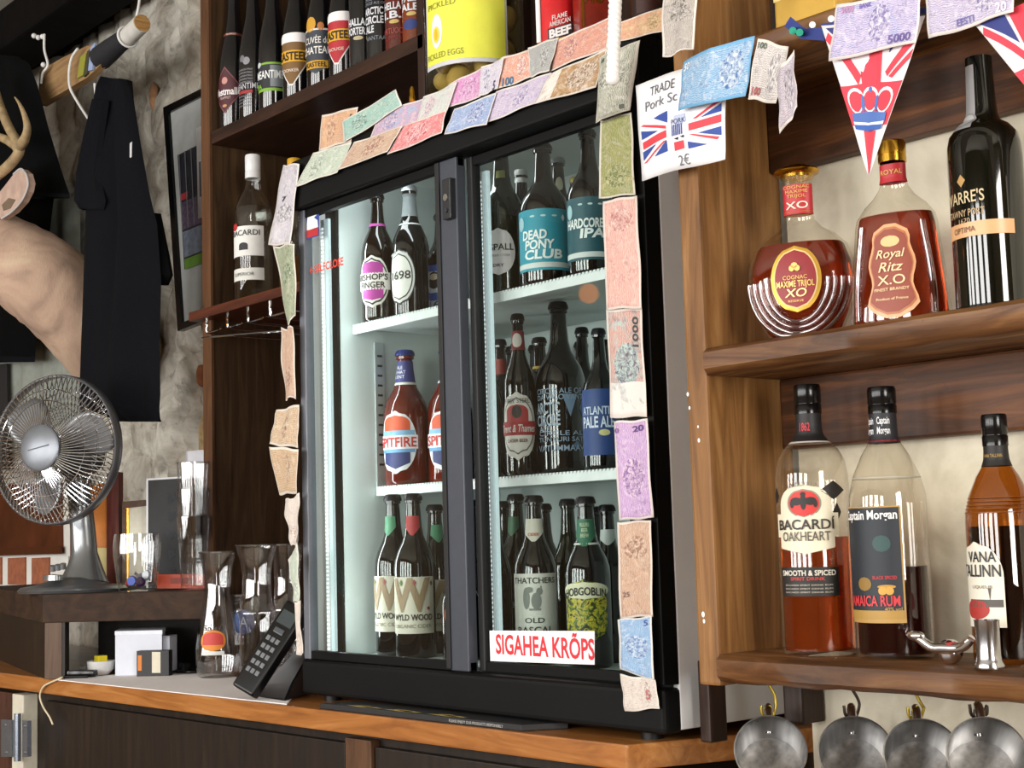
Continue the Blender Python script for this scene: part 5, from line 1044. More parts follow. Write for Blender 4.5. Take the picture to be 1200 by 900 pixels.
# ---- chrome desk fan
fbse = lbase(85, .14); k = mpp(fbse)
fan = thing('desk_fan', 'chrome and grey desk fan standing on the raised ledge', 'fan', fbse)
mesh('base', xf(lathe([(0, 0), (62*k, 0), (64*k, .006), (60*k, .013), (44*k, .018), (30*k, .026), (18*k, .034), (0, .036)], 44, 1, .8), Matrix.Rotation(math.atan2(eL.y, eL.x), 4, 'Z')), P('8d9094', .28, .8, .06), fan, True)
cdir = math.atan2(CP.y-fbse.y, CP.x-fbse.x)
ch = Vector((math.cos(cdir), math.sin(cdir), 0)); hc = lat(66, 527, .10)
N = Vector((math.cos(cdir-.66), math.sin(cdir-.66), .03)).normalized(); EX = Vector((0,0,1)).cross(N).normalized(); EY = N.cross(EX)
MX = Matrix.Identity(4)
for r in range(3): MX[r][0], MX[r][1], MX[r][2], MX[r][3] = EX[r], EY[r], N[r], hc[r]-fbse[r]
RF = 87*k
s0 = lat(98, 684, .16); s1_ = lat(99, 655, .17); s2_ = lat(97, 615, .18); s3_ = lat(92, 570, .18); s4_ = lat(84, 535, .17)
pts = bez([s0, s1_, s2_, s3_, s4_], 5); rs = [(30-13*min(1, i/6))*k*(1-.012*i) for i in range(len(pts))]
vv, ff = tube(pts, rs, 20); sd = eL
vv = [p_-(nL*((p_-Vector(s1_)).dot(nL))*.25) for p_ in vv]
mesh('stand', (vv, ff), P('8a8d90', .26, .8, .06), fan, True, True)
for i in range(3):
    c_ = lat(62+6*i, 669-1.2*i, .075); mesh('button', tube([c_, c_+Vector((0,0,.012))+ch*.004], .007, 10), P('8a8d92', .3, .6), fan, True, True)
mesh('button_panel', xf(lathe([(0, 0), (17*k, 0), (16*k, .012), (0, .014)], 24, 1, .6), Matrix.Translation(lat(62, 680, .075)-fbse)), P('a4a7aa', .25, .8), fan, True)
mesh('rim', xf(lathe([(RF*.985, -.014), (RF*1.0, -.016), (RF*1.015, -.012), (RF*1.015, .010), (RF*1.0, .013), (RF*.98, .011), (RF*.98, -.012), (RF*.985, -.014)], 64), MX), P('8e9094', .3, .8, .05), fan, True)
def dome(r, s): return s*(.016+.042*(1-(r/RF)**2))
for nm, s, n_, tw in (('front_grille', 1, 84, .16), ('rear_grille', -1, 72, -.16)):
    ws = []
    for i in range(n_):
        a0 = 2*PI*i/n_; pp = []
        for j in range(6):
            r = RF*(.30+.69*j/5); a = a0+tw*(j/5); pp.append(Vector((r*math.cos(a), r*math.sin(a), dome(r, s))))
        ws.append(tube(pp, .0013, 5))
    o = mesh(nm, xf(join(*ws), MX), CHROME, fan, True); o['kind'] = 'stuff'
    for rr in (.64, .80): mesh('grille_ring', xf(ring((0,0,dome(RF*rr, s)), RF*rr, .0011, Vector((1,0,0)), Vector((0,1,0)), 64, 5), MX), CHROME, fan, True)
mesh('hub_badge', xf(lathe([(0, .050), (RF*.29, .050), (RF*.31, .054), (RF*.31, .060), (RF*.28, .063), (0, .064)], 40), MX), P('74787e', .35, .6, .05), fan, True, label='round grey hub badge')
vs, fs = shape_vf('rect', RF*.34, .003, 4, 1)
mesh('badge_mark', xf(([Vector((v.x, v.y+v.x*.18, .0645)) for v in vs], fs), MX), P('3a3c40', .4, .5), fan)
BL = P('8d9094', .3, .5, .05)
for i in range(3):
    V, Fc = [], []; a0 = i*2*PI/3+.5
    for j in range(9):
        r = RF*(.16+.72*j/8); wd = .95*math.sin(PI*(.12+.80*j/8))**.6
        for q_ in range(9):
            u = q_/8-.5; a = a0+u*wd*1.05-.25*(j/8); V.append(Vector((r*math.cos(a), r*math.sin(a), u*.04)))
    for j in range(8):
        for q_ in range(8): Fc.append([j*9+q_, j*9+q_+1, j*9+q_+10, j*9+q_+9])
    mesh('blade', xf((V, Fc), MX), BL, fan, True, solid=.002)
mesh('motor', xf(lathe([(0, -.13), (RF*.22, -.13), (RF*.33, -.11), (RF*.36, -.065), (RF*.2, -.04), (RF*.1, .0), (RF*.14, .02), (0, .03)], 32), MX), P('4a4c50', .4, .4), fan, True)
# ---- glass tumbler of bottle caps
p = lbase(161, .07); k = mpp(p)
tm = thing('glass_tumbler', 'cut glass tumbler holding bottle caps on the raised ledge', 'glass', p)
mesh('tumbler', lathe([(0, .004), (20*k, 0), (21*k, .003), (23*k, .02), (27*k, 40*k), (27.5*k, 52*k), (26*k, 67*k), (24.6*k, 67*k), (25.6*k, 50*k), (25*k, 38*k), (21*k, .022), (17*k, .014), (0, .013)], 24, 1, 1, lambda i, z: 1+.025*(i % 2)), GR, tm, True)
for i, (dx, dy, dz, cc) in enumerate(((-.019, -.01, .022, 'b81c2a'), (.004, -.016, .024, '2a4aa0'), (.018, .0, .02, '4a2a5a'), (-.004, .012, .03, '8a8f96'), (.012, .016, .036, 'b9bcc2'), (-.016, .010, .034, '3a3a44'))):
    bm = bmesh.new(); bmesh.ops.create_cone(bm, cap_ends=True, segments=18, radius1=.012, radius2=.010, depth=.006)
    mesh('bottle_cap', xf(bm_out(bm), Matrix.Translation((dx, dy, dz)) @ Matrix.Rotation(.6+i, 4, 'X') @ Matrix.Rotation(i*.7, 4, 'Y')), P(cc, .3, .3), tm)
# ---- nested stack of three pint glasses
for i, rimy in enumerate((604, 572, 541)):
    p = lbase(227, .05); k = mpp(p); z0 = (604-rimy)*k; hh = 86*k
    g_ = thing('pint_glass', ('pint glass at the bottom of the nested stack on the ledge', 'middle pint glass of the nested stack on the ledge', 'topmost pint glass of the nested stack on the ledge')[i], 'glass', (p.x, p.y, p.z+z0), 0, 'nested pint glasses')
    mesh('glass', lathe([(0, .003), (14.0*k, 0), (14.6*k, .003), (19.2*k, hh), (18.4*k, hh), (13.6*k, .010), (0, .009)], 28), GR, g_, True)
    mesh('rim', tube([Vector((18.8*k*math.cos(2*PI*j/32), 18.8*k*math.sin(2*PI*j/32), hh)) for j in range(32)], .0011, 6, True), thin_glass('rim_glass', (.9, .92, .92, 1), .3), g_, True)
# ---- things leaning behind the fan
fd = thing('framed_board', 'reddish wooden frame around an orange and yellow panel leaning behind the fan', 'frame', lbase(128, .27))
lquadp('frame_stile', ((125,556),(139,553),(139,686),(125,686)), .25, .03, wood('mahogany', '3a120c', '64261a', '7d3a28', 2), fd); lquadp('panel', ((96,570),(125,566),(125,642),(96,642)), .262, .01, P('c9761c', .5, var=.2, sc=15), fd); lquadp('panel', ((96,642),(125,642),(125,686),(96,686)), .262, .01, P('c9b878', .5), fd); lquadp('frame_stile', ((82,560),(96,558),(96,686),(82,686)), .25, .03, wood('mahogany', '3a120c', '64261a', '7d3a28', 2), fd)
sp_ = thing('small_picture', 'small brown framed cream picture leaning beside the black board', 'picture', lbase(160, .24))
for q_ in (((143,588),(178,585),(178,592),(143,596)), ((143,596),(148,596),(148,686),(143,686))): lquadp('frame', q_, .22, .015, wood('walnut_frame', '3a2416', '5a3a24', '704a30', 0), sp_)
lquadp('mount', ((148,595),(178,592),(178,686),(148,686)), .225, .008, P('d6d2c0', .6), sp_); lquadp('gilt_strip', ((148,595),(150.5,595),(150.5,686),(148,686)), .222, .008, GOLD, sp_)
bb = thing('black_board', 'black menu board with a white edge standing behind the pint glasses', 'board', lbase(205, .19))
lquadp('board', ((173,563),(262,557),(262,689),(173,689)), .17, .012, P('101114', .6, var=.3, sc=30), bb); lquadp('edge', ((171.5,562),(173.5,562),(173.5,689),(171.5,689)), .169, .013, P('d8dbe2', .5), bb); lquadp('edge', ((171.5,561),(262,555.5),(262,557.5),(171.5,563)), .169, .013, P('d8dbe2', .5), bb)
for i in range(5): lquadp('chalk_mark', ((195+2*(i % 2), 580+22*i), (204, 578+22*i), (206, 584+22*i), (198, 590+22*i)), .1692, .0004, P('3a3c40', .9), bb)
rbx = thing('red_box', 'low orange red carton at the foot of the black board', 'box', lbase(215, .14)); lquadp('carton', ((184,673),(244,673),(244,689.5),(184,689.5)), .12, .03, P('b8401c', .5), rbx); lquadp('carton_print', ((200,677),(230,677),(230,684),(200,684)), .1195, .0006, P('8a2c14', .5), rbx)
wc = thing('white_card', 'white card sticking up behind the pint glasses', 'card', lbase(232, .24)); lquadp('card', ((218,529),(262,525),(262,687.5),(218,687.5)), .22, .004, P('dcdce4', .6), wc); lquadp('card_edge', ((218,529),(219.5,529),(219.5,689),(218,689)), .2195, .0005, P('b4b4be', .6), wc)
# ---- under the ledge
wbx = thing('white_box', 'plain white carton in the cubby under the ledge', 'box', Vector((lat(160, 789, .08).x, lat(160, 789, .08).y, ZC+.002)))
def cub(d): p_ = lat(135, 789, d); return p_
def cbox(name, px0, px1, yt, d, dd, mat, root, rot=0.0, z0=None):
    a, b_ = lat(px0, 789, d), lat(px1, 789, d); e = (b_-a).normalized(); zt_ = lat((px0+px1)/2, yt, d).z; n = nL
    z0 = ZC+.002 if z0 is None else z0
    return mesh(name, prism([tuple(v[:2]) for v in (a, b_, b_+n*dd-e*rot, a+n*dd-e*rot)], z0, zt_, .001), mat, root, world=True)
cbox('carton', 135, 190, 740, .03, .12, P('c9cdd8', .5, var=.03), wbx, .035); cbox('lid_edge', 134.5, 190.5, 739, .0295, .122, P('d6dae4', .5), wbx, .035, lat(160, 744, .03).z)
w2 = thing('white_packet', 'smaller white packet behind the dark little box', 'box', Vector((lat(194, 789, .06).x, lat(194, 789, .06).y, ZC+.002))); cbox('carton', 191, 199, 746, .05, .05, P('c2c6d2', .5), w2); cbox('flap', 191, 199, 745.2, .0495, .0505, P('aeb2c0', .5), w2, 0, lat(195, 748, .05).z)
db = thing('tea_box', 'little dark box with orange print and a cream label under the ledge', 'box', Vector((lat(179, 790, .012).x, lat(179, 790, .012).y, ZC+.002)))
cbox('carton', 160, 198, 762.5, .004, .024, P('17161a', .5), db); lquadp('cream_label', ((178,764),(188,764),(188,788.5),(178,788.5)), .0035, .0004, P('cfc8b4', .6), db); lquadp('orange_print', ((161.5,768),(166,768),(166,786),(161.5,786)), .0035, .0004, P('c9752a', .6), db)
bw = lat(118, 789, .072); k = mpp(bw); bo = thing('small_bowl', 'small white bowl holding a yellow sponge under the ledge', 'bowl', (bw.x, bw.y, ZC+.002))
mesh('bowl', lathe([(0, .003), (9*k, 0), (10*k, .002), (15*k, .012), (16*k, 16*k), (15*k, 16*k), (13.5*k, .014), (0, .008)], 28), P('d4d4d2', .35), bo, True); mesh('sponge', box(-.014, .010, -.01, .012, .012, 22*k, .002), P('d8c420', .8), bo)
bd = lat(98, 790, .015); bk = thing('black_gadget', 'flat black plastic gadget lying under the ledge', 'gadget', (bd.x, bd.y, ZC+.002)); mesh('case', xf(box(-.035, .03, -.012, .012, 0, .016, .005), Matrix.Rotation(math.atan2(eL.y, eL.x), 4, 'Z')), BLKG, bk, True); mesh('clear_knob', xf(lathe([(0, .016), (.006, .016), (.006, .024), (0, .026)], 12), Matrix.Translation((-.008, 0, 0))), GL, bk, True)
cp_ = [lat(202, 789, .05), lat(212, 786, .06), lat(222, 789, .05), lat(228, 784, .07), lat(216, 783, .08), lat(206, 787, .06), lat(220, 788, .045), lat(232, 788, .05)]
cb_ = thing('black_cable', 'tangled black cable in the cubby beside the little dark box', 'cable', (cp_[0].x, cp_[0].y, ZC+.002))
for p_ in cp_: p_.z = max(p_.z, ZC+.006)
mesh('cable', tube(bez(cp_, 6), .0035, 8), BLKG, cb_, True, True); mesh('plug', box(*[v for v in (cp_[4].x-.01, cp_[4].x+.012, cp_[4].y-.01, cp_[4].y+.01)], ZC+.002, ZC+.024, .003), BLK, cb_, False, True)
# ---- counter: placemat, cream cord, glasses, telephone, bar mat
t = NT('woven_placemat'); v = t.obj((1,1,1)); wv = t.new('TexWave'); wv.inputs['Scale'].default_value = 60; wv.inputs['Distortion'].default_value = 1.5; t.ln(v, wv.inputs[0])
c = t.mix(t.math('MULTIPLY', wv.outputs['Fac'], .45), L('fbf8f7'), L('d2c4c2')); t.ln(c, t.b.inputs['Base Color']); t.set(Roughness=.85); t.bump(wv.outputs['Fac'], .4, .001)
pmq = [zp(a, b_, ZC+.001) for a, b_ in ((68,797),(336,825.5),(352,806),(250,789.5),(150,789.5))]
pm = mesh('placemat', prism([(p_.x, p_.y) for p_ in pmq], ZC+.0005, ZC+.002), t.m, None, False, True); prop(pm, 'pale woven placemat under the glasses on the counter', 'placemat')
def cfr(px, py, o_=.003): return on(px, py, nA, nA.dot(A0)-o_)
cd_ = thing('cream_cord', 'thin cream cord hanging over the counter edge below the ledge', 'cord', cfr(50, 800)); c0 = lpt(.075, -.012); c1 = lpt(.055, -.012); c0.z = c1.z = ZC+.0055; c2 = A0+dA*((zp(58, 798, ZC)-A0).dot(dA))-nA*.003; c2.z = ZC+.003
mesh('cord', tube(bez([c0, c1, c2, cfr(53, 803, .006), cfr(48, 810, .006), cfr(47, 818, .006), cfr(51, 829, .006), cfr(58, 840, .006), cfr(62, 849, .006)], 6), .0022, 8), P('cfc2a4', .6), cd_, True, True); mesh('cord_sleeve', tube([lpt(.11, -.010)+Vector((0,0,ZC+.0055-LA.z)), c0, c1], .0033, 8), BLK, cd_, True, True)

class G: pass
def bglass(label, cx, yb, prof, turn=0, name='beer_glass'):
    p_ = zp(cx, yb, ZC+.0022); k = mpp(p_); g = G(); g.root = thing(name, label, 'glass', (p_.x, p_.y, ZC+.0022), math.atan2(CP.y-p_.y, CP.x-p_.x)+math.radians(turn), 'beer glasses on the placemat')
    g.H = prof[-1][1]*k; g.R = max(r for r, _ in prof)*k; g.sq = 1.0; g.pr = [(0, 0)]+[(r*k/g.R, h*k/g.H) for r, h in prof]
    out = [(0, .0)]+[(r*k, h*k) for r, h in prof]; ins = [((r-1.6)*k, h*k+(.008 if i == 0 else 0)) for i, (r, h) in enumerate(prof)][::-1]
    mesh('glass', lathe(out+ins+[(0, .011)], 36), GR, g.root, True)
    mesh('rim', tube([Vector((prof[-1][0]*k*math.cos(2*PI*j/36), prof[-1][0]*k*math.sin(2*PI*j/36), g.H)) for j in range(36)], 1.1*k, 6, True), thin_glass('rim_glass', (.9, .92, .92, 1), .3), g.root, True)
    return g
g = bglass('waisted beer glass with an orange and red crest near the ledge', 256, 793, ((21, 0), (24, 3), (26, 14), (26.5, 32), (24, 52), (19, 76), (15.5, 98), (16, 118), (19, 134), (22, 145)), -15)
l = blabel(g, 'oval', 0, .30, 70, .17, 'd8842a', 'crest'); blabel(g, 'archtop', 0, .315, 56, .10, 'c23a30', 'crest_print', l, 1); blabel(g, 'rect', 0, .20, 60, .03, 'd9d9d6', 'crest_print', l, 1); btext(g, 'Saku', 0, .40, .04, 60, '4a4a50', l, 2)
g = bglass('waisted beer glass with a round blue emblem behind the crested one', 289, 788, ((16, 0), (18, 3), (19, 20), (19.5, 40), (17, 60), (16, 75), (17.5, 90)), -10)
l = blabel(g, 'oval', 0, .66, 95, .32, '33508e', 'emblem'); btext(g, 'A', 0, .66, .14, 30, 'c9d4e6', l, 2)
bglass('tall footed beer glass with a ringed stem next to the telephone', 302, 803, ((20, 0), (21, 2), (21, 30), (20.5, 60), (20.8, 78), (22.5, 82), (22.5, 86), (19, 90), (17, 110), (16.5, 128), (19, 146), (23, 158), (23.5, 163)))
bglass('ringed beer glass standing between the telephone and the fridge', 338, 795, ((17, 0), (18, 2), (18.5, 40), (18.5, 74), (20, 78), (20, 82), (17, 86), (15, 110), (16, 132), (19, 150), (20, 156)))
# telephone handset in its cradle
pb = zp(315, 817, ZC+.002); k = mpp(pb)
ph = thing('cordless_telephone', 'black cordless telephone handset leaning in its cradle by the fridge', 'telephone', (pb.x, pb.y, ZC+.0022))
lw = (RT*58+UP*92+FW*34).normalized(); nn = (-FW*.80-RT*.45+UP*.30); nn = (nn-lw*nn.dot(lw)).normalized(); sdv = lw.cross(nn)
MP = Matrix.Identity(4); c0 = pb-FW*.01+(RT*4+UP*58.5)*k
for r in range(3): MP[r][0], MP[r][1], MP[r][2], MP[r][3] = sdv[r], lw[r], nn[r], c0[r]-ph.location[r]
hl, hw_ = 58*k, 17*k
hs = mesh('handset', xf(box(-hw_, hw_, -hl, hl, -.016, .008, .006, 3), MP), P('0b0b0d', .35, spec=.35), ph, True)
mesh('screen', xf(box(-hw_*.7, hw_*.7, hl*.50, hl*.80, .0078, .009), MP), P('3a4244', .2), hs)
for i in range(5):
    for j in range(3): mesh('key', xf(box(-hw_*.62+j*hw_*.44, -hw_*.62+j*hw_*.44+hw_*.32, -hl*.62+i*hl*.18, -hl*.62+i*hl*.18+hl*.10, .0075, .0105, .001), MP), P('6d7074', .4), hs)
mesh('navigation_pad', xf(box(-hw_*.45, hw_*.45, hl*.30, hl*.42, .0075, .0105, .002), MP), P('4a4d52', .35), hs)
q0 = zp(300, 822, ZC+.002)
cq = [zp(a, b_, ZC+.002) for a, b_ in ((290,815),(334,822),(366,812),(340,804))]
bm = bmesh.new(); lo = [bm.verts.new((p_.x, p_.y, ZC+.0022)) for p_ in cq]; hi = [bm.verts.new((p_.x*.75+cq[2].x*.25, p_.y*.75+cq[2].y*.25, ZC+h_)) for p_, h_ in zip(cq, (.02, .03, .085, .075))]
bm.faces.new(lo); bm.faces.new(hi)
for i in range(4): bm.faces.new((lo[i], lo[(i+1) % 4], hi[(i+1) % 4], hi[i]))
bmesh.ops.recalc_face_normals(bm, faces=bm.faces); bmesh.ops.bevel(bm, geom=bm.edges[:], offset=.004, segments=2, affect='EDGES')
mesh('cradle', bm_out(bm), P('0f0f12', .35), ph, True, True)
# long black bar mat
m0, m1 = zp(375, 824, ZC+.010), zp(611, 849.5, ZC+.010); m2 = m1+(zp(672, 846, ZC+.010)-m1)*.9; dm = (m1-m0).normalized(); dv_ = m2-m1
mt = thing('bar_mat', 'long black rubber bar mat with gold emblems at the counter edge', 'mat', (m0.x, m0.y, ZC))
mesh('mat', prism([(p_.x, p_.y) for p_ in (m0, m1, m2, m0+dv_)], ZC+.0003, ZC+.010, .0015), P('151517', .6, var=.2, sc=200), mt, world=True)
for t0 in (.22, .42, .64):
    for j, (a, w_) in enumerate(((0, .13), (.02, .10), (-.01, .07))):
        c_ = m0.lerp(m1, t0+a)+dv_*(.10+.055*j); mesh('gold_emblem', xf(shape_vf('diamond', w_*.75, .011, 8, 4), Matrix.Translation((c_.x, c_.y, ZC+.0106)) @ Matrix.Rotation(math.atan2(dm.y, dm.x), 4, 'Z')), P('d8c06a', .5, 0, .3, 200), mt, world=True)
vs, fs = text2d('PLEASE ENJOY OUR PRODUCTS RESPONSIBLY', .0042, .125); c_ = m0.lerp(m1, .80); nm_ = Vector((dm.y, -dm.x, 0))
mesh('lettering', ([c_+dm*v.x+nm_*.0008+Vector((0, 0, -.005+v.y)) for v in vs], fs), P('b4b4b0', .6), mt, world=True)
# ================================================================== WALL PIECES AT THE LEFT
def wq(name, quad, y, th, mat, parent, label=None): return mesh(name, extr([yp(a, b_, y) for a, b_ in quad], (0,1,0), th), mat, parent, world=True, label=label)
YP = Y1-.075
pf = thing('framed_photo', 'black framed team photograph hanging on the rubble wall', 'picture', yp(215, 385, YP))
wq('frame_rail', ((191,126),(300,72),(300,80),(197,132)), YP-.006, .02, BLKG, pf); wq('frame_rail', ((208,388),(300,352),(300,345),(213,378)), YP-.006, .02, BLKG, pf); wq('frame_stile', ((191,126),(197,132),(213,379),(208,388)), YP-.006, .02, BLKG, pf)
wq('mount', ((196,131),(300,78),(300,348),(212,381)), YP+.002, .006, P('a7aaa8', .6, var=.05), pf)
ph_ = wq('photograph', ((208,182),(300,135),(300,285),(216,316)), YP, .001, P('23262e', .4, var=.5, sc=25), pf)
wq('photo_print', ((216,304),(300,272),(300,285),(217,316)), YP-.001, .0004, P('5f8f2a', .5), ph_); wq('photo_print', ((214,272),(300,238),(300,270),(216,302)), YP-.001, .0004, P('6b7686', .5, var=.3, sc=60), ph_); wq('photo_print', ((211,228),(220,224),(220,232),(211,236)), YP-.001, .0004, P('a82c34', .5), ph_)
wq('photo_print', ((212,238),(300,200),(300,236),(214,270)), YP-.001, .0004, P('4a3f52', .5, var=.6, sc=80), ph_)
for i in range(3): wq('photo_print', ((209+7*i, 181-4*i), (210+7*i, 181-4*i), (214+7*i, 270-4*i), (213+7*i, 270-4*i)), YP-.0012, .0004, P('6d6a72', .5), ph_)
ws_ = thing('white_strip', 'narrow white price strip hanging in front of the framed photograph', 'strip', yp(233, 255, YP-.03)); wq('strip', ((230,150),(240,146),(240,254),(232,256)), YP-.03, .004, P('e2e3e6', .5), ws_); wq('strip_print', ((233,190),(235,189),(236,230),(234,231)), YP-.0306, .0004, P('5a6470', .5), ws_)
# brick hearth with a copper hood at the far left
YH = Y1-.10
br = thing('brick_hearth', 'whitewashed brick hearth behind the fan, below the copper hood', 'hearth', yp(20, 688, YH))
wq('mortar', ((-60,646),(80,640),(80,700),(-60,700)), YH, .04, P('d9d8d2', .85, var=.06, sc=20, bump=.3), br)
for a in (-47, -19, 9, 37): wq('brick', ((a,654),(a+20,653),(a+20,685),(a,685)), YH-.006, .02, P('94583c', .85, var=.2, sc=40, bump=.4), br)
wq('white_pier', ((69,560),(84,558),(84,652),(69,652)), YH-.004, .04, P('cfcdc4', .85, var=.05), br)
ch_ = thing('copper_hood', 'brown copper fireplace hood behind the fan', 'hood', yp(20, 640, YH)); wq('hood', ((-60,570),(68,566),(69,647),(-60,650)), YH-.02, .015, P('5f3018', .4, .5, .35, 9), ch_)
wq('hood_rim', ((-60,644),(69.5,640),(69.5,649),(-60,653)), YH-.026, .008, P('5d3018', .4, .5), ch_)
dk = thing('door_curtain', 'grey green curtain hanging behind the shirts', 'curtain', yp(60, 480, Y1-.09))
V, Fc = [], []
for j in range(2):
    for i in range(25):
        px = -10+100*i/24; p_ = yp(px, (230, 552)[j], Y1-.085); V.append(p_+Vector((0, .012*math.sin(i*1.1), 0)))
for i in range(24): Fc.append([i, i+1, 25+i+1, 25+i])
mesh('cloth', (V, Fc), P('8b9088', .9, var=.15, sc=20), dk, True, True, solid=.003)
wq('curtain_band', ((-10,428),(8,426),(10,550),(-10,550)), Y1-.105, .005, P('1c1a1a', .9), dk)
# ---- black T-shirts
CLO = P('060708', .95, var=.25, sc=350, bump=.25, spec=.08); CLO2 = P('0f1014', .95, var=.25, sc=350, bump=.25, spec=.08)
def garment(rows, y, seed, n=18, amp=.016, depth_=.05):
    """closed cloth tube between left and right outlines (photo pixels), with vertical folds"""
    q = random.Random(seed); ph0, ph1 = q.uniform(0, 6), q.uniform(0, 6); ex = []
    for (ya, la, ra), (yb_, lb, rb_) in zip(rows, rows[1:]):
        for t_ in range(4): s_ = t_/4; ex.append((ya+(yb_-ya)*s_, la+(lb-la)*s_, ra+(rb_-ra)*s_))
    ex.append(rows[-1]); V, Fc = [], []
    for (yy, l_, r_) in ex:
        for side in (0, 1):
            for i in range(n):
                u = i/(n-1) if side == 0 else 1-i/(n-1); a = yp(l_+(r_-l_)*u, yy, y); bow = math.sin(PI*u)**.5*depth_/2
                f_ = amp*math.sin(9*u+ph0+yy*.012)+amp*.5*math.sin(19*u+ph1)
                V.append(a+Vector((0, (-bow if side == 0 else bow)+f_*(1 if side == 0 else .6)*math.sin(PI*u), 0)))
    m_ = 2*n
    for j in range(len(ex)-1):
        for i in range(m_): Fc.append([j*m_+i, j*m_+(i+1) % m_, (j+1)*m_+(i+1) % m_, (j+1)*m_+i])
    Fc.append(list(range(m_))); return V, Fc
ts2 = thing('black_tshirt', 'long black T-shirt hanging between the deer neck and the framed photograph', 'shirt', yp(140, 490, .13))
mesh('body', garment(((93,130,148),(104,120,153),(130,112,158),(180,104,167),(230,102,176),(262,101,184),(330,98,189),(400,95,187),(462,93,188),(476,93,187),(494,140,186)), .13, 1), CLO2, ts2, True, True)
mesh('sleeve', garment(((118,114,128),(160,103,122),(205,92,118),(236,88,124),(246,97,122)), .11, 2, 10, .008, .04), CLO2, ts2, True, True); mesh('sleeve', garment(((250,176,186),(300,184,196),(322,186,200),(334,184,194)), .15, 3, 8, .006, .03), CLO, ts2, True, True)
wq('care_tag', ((152,168),(154.5,166),(154,184),(152,185)), .085, .001, P('c9c9cc', .7), ts2)
ts1 = thing('black_tshirt', 'black T-shirt hanging behind the antler', 'shirt', yp(20, 240, .135)); mesh('body', garment(((66,-60,20),(74,-60,34),(100,-60,44),(150,-60,57),(200,-60,72),(229,-60,82)), .135, 4, 20), CLO, ts1, True, True); mesh('hem', garment(((227,-60,81),(232,-60,82)), .133, 4, 20), CLO2, ts1, True, True)
ts0 = thing('black_tshirt', 'lower black T-shirt showing below the deer neck', 'shirt', yp(20, 420, .30)); mesh('body', garment(((225,-60,64),(300,-60,55),(360,-60,46),(421,-60,41)), .345, 6, 20), CLO, ts0, True, True); mesh('hem', garment(((418,-60,41),(424,-60,41)), .343, 6, 20), CLO2, ts0, True, True)
# ---- mounted deer: neck, ear, antlers (the head is out of the frame to the left)
dr = thing('mounted_deer', 'stuffed deer mount with pale neck, ear and antler before the black shirts', 'deer mount', yp(60, 420, .10))
FUR = None
t = NT('deer_hide'); v = t.obj(); f1 = t.noise(v, 7, 4, .8); f2 = t.noise(t.obj((60, 60, 14)), 4, 4)
c = t.ramp(f1, [(.3, L('8a7566')), (.5, L('bb9d88')), (.72, L('cdb59a'))]); c = t.mix(t.math('MULTIPLY', f2, .25), c, L('6d5a4c')); t.ln(c, t.b.inputs['Base Color']); t.set(Roughness=.85); t.bump(f2, .3, .003); FUR = t.m
k = mpp(yp(40, 300, .10))
nk = [yp(-110, 262, -.02), yp(-60, 272, .0), yp(-20, 287, .03), yp(20, 308, .09), yp(52, 331, .15), yp(82, 356, .22), yp(110, 385, .29), yp(128, 405, .35), yp(138, 416, .40)]
pts = bez(nk, 5); n_ = len(pts); rr = []
for i in range(n_):
    s_ = i/(n_-1); rr.append((36+ 17*min(1, s_/.45)+10*max(0, s_-.45))*k)
vv, ff = tube(pts, rr, 28); q = random.Random(9)
vv = [v_+Vector((q.uniform(-1, 1), q.uniform(-1, 1), q.uniform(-1, 1)))*.0022 for v_ in vv]
mesh('neck', (vv, ff), FUR, dr, True, True)
HORN = P('a08a66', .55, var=.3, sc=25, bump=.3)
def horn(pts, rs, yv): 
    P_ = bez([yp(a, b_, y_) for (a, b_), y_ in zip(pts, yv)], 5); m_ = len(P_); R_ = [(rs[0]+(rs[1]-rs[0])*i/(m_-1))*k for i in range(m_)]; return tube(P_, R_, 12)
mesh('antler', horn(((-40,236),(-14,214),(6,198),(19,184),(23,172),(15,158),(7,142),(-2,118),(-10,90)), (6.5, 5), (.0,.0,.0,.0,0,.01,.02,.03,.04)), HORN, dr, True, True)
mesh('antler_tine', horn(((21,174),(29,163),(32,150),(29,136),(23,122),(17.5,114)), (6.5, .8), (0,-.01,-.02,-.02,-.02,-.02)), HORN, dr, True, True); mesh('antler_tine', horn(((-40,152),(-14,157),(6,163),(22,173)), (3, 6), (.05,.03,.01,0)), HORN, dr, True, True)
eq = ((-14,246),(-6,232),(6,217),(16,204),(24,198),(30,203),(33,214),(31,224),(25,236),(14,248),(2,256))
ear = [yp(a, b_, .02) for a, b_ in eq]; mesh('ear', extr(ear, (0,1,0), .02), P('b3998a', .85, var=.15, sc=30), dr, False, True); mesh('ear_rim', tube(bez(ear[3:], 4), 1.3*k, 8), P('b4b2b0', .9), dr, True, True)
wq('ear_dark_fur', ((2,240),(10,232),(18,234),(12,244),(4,247)), .0185, .001, P('6d5c4a', .9), dr)  # darker fur patch in the lower ear
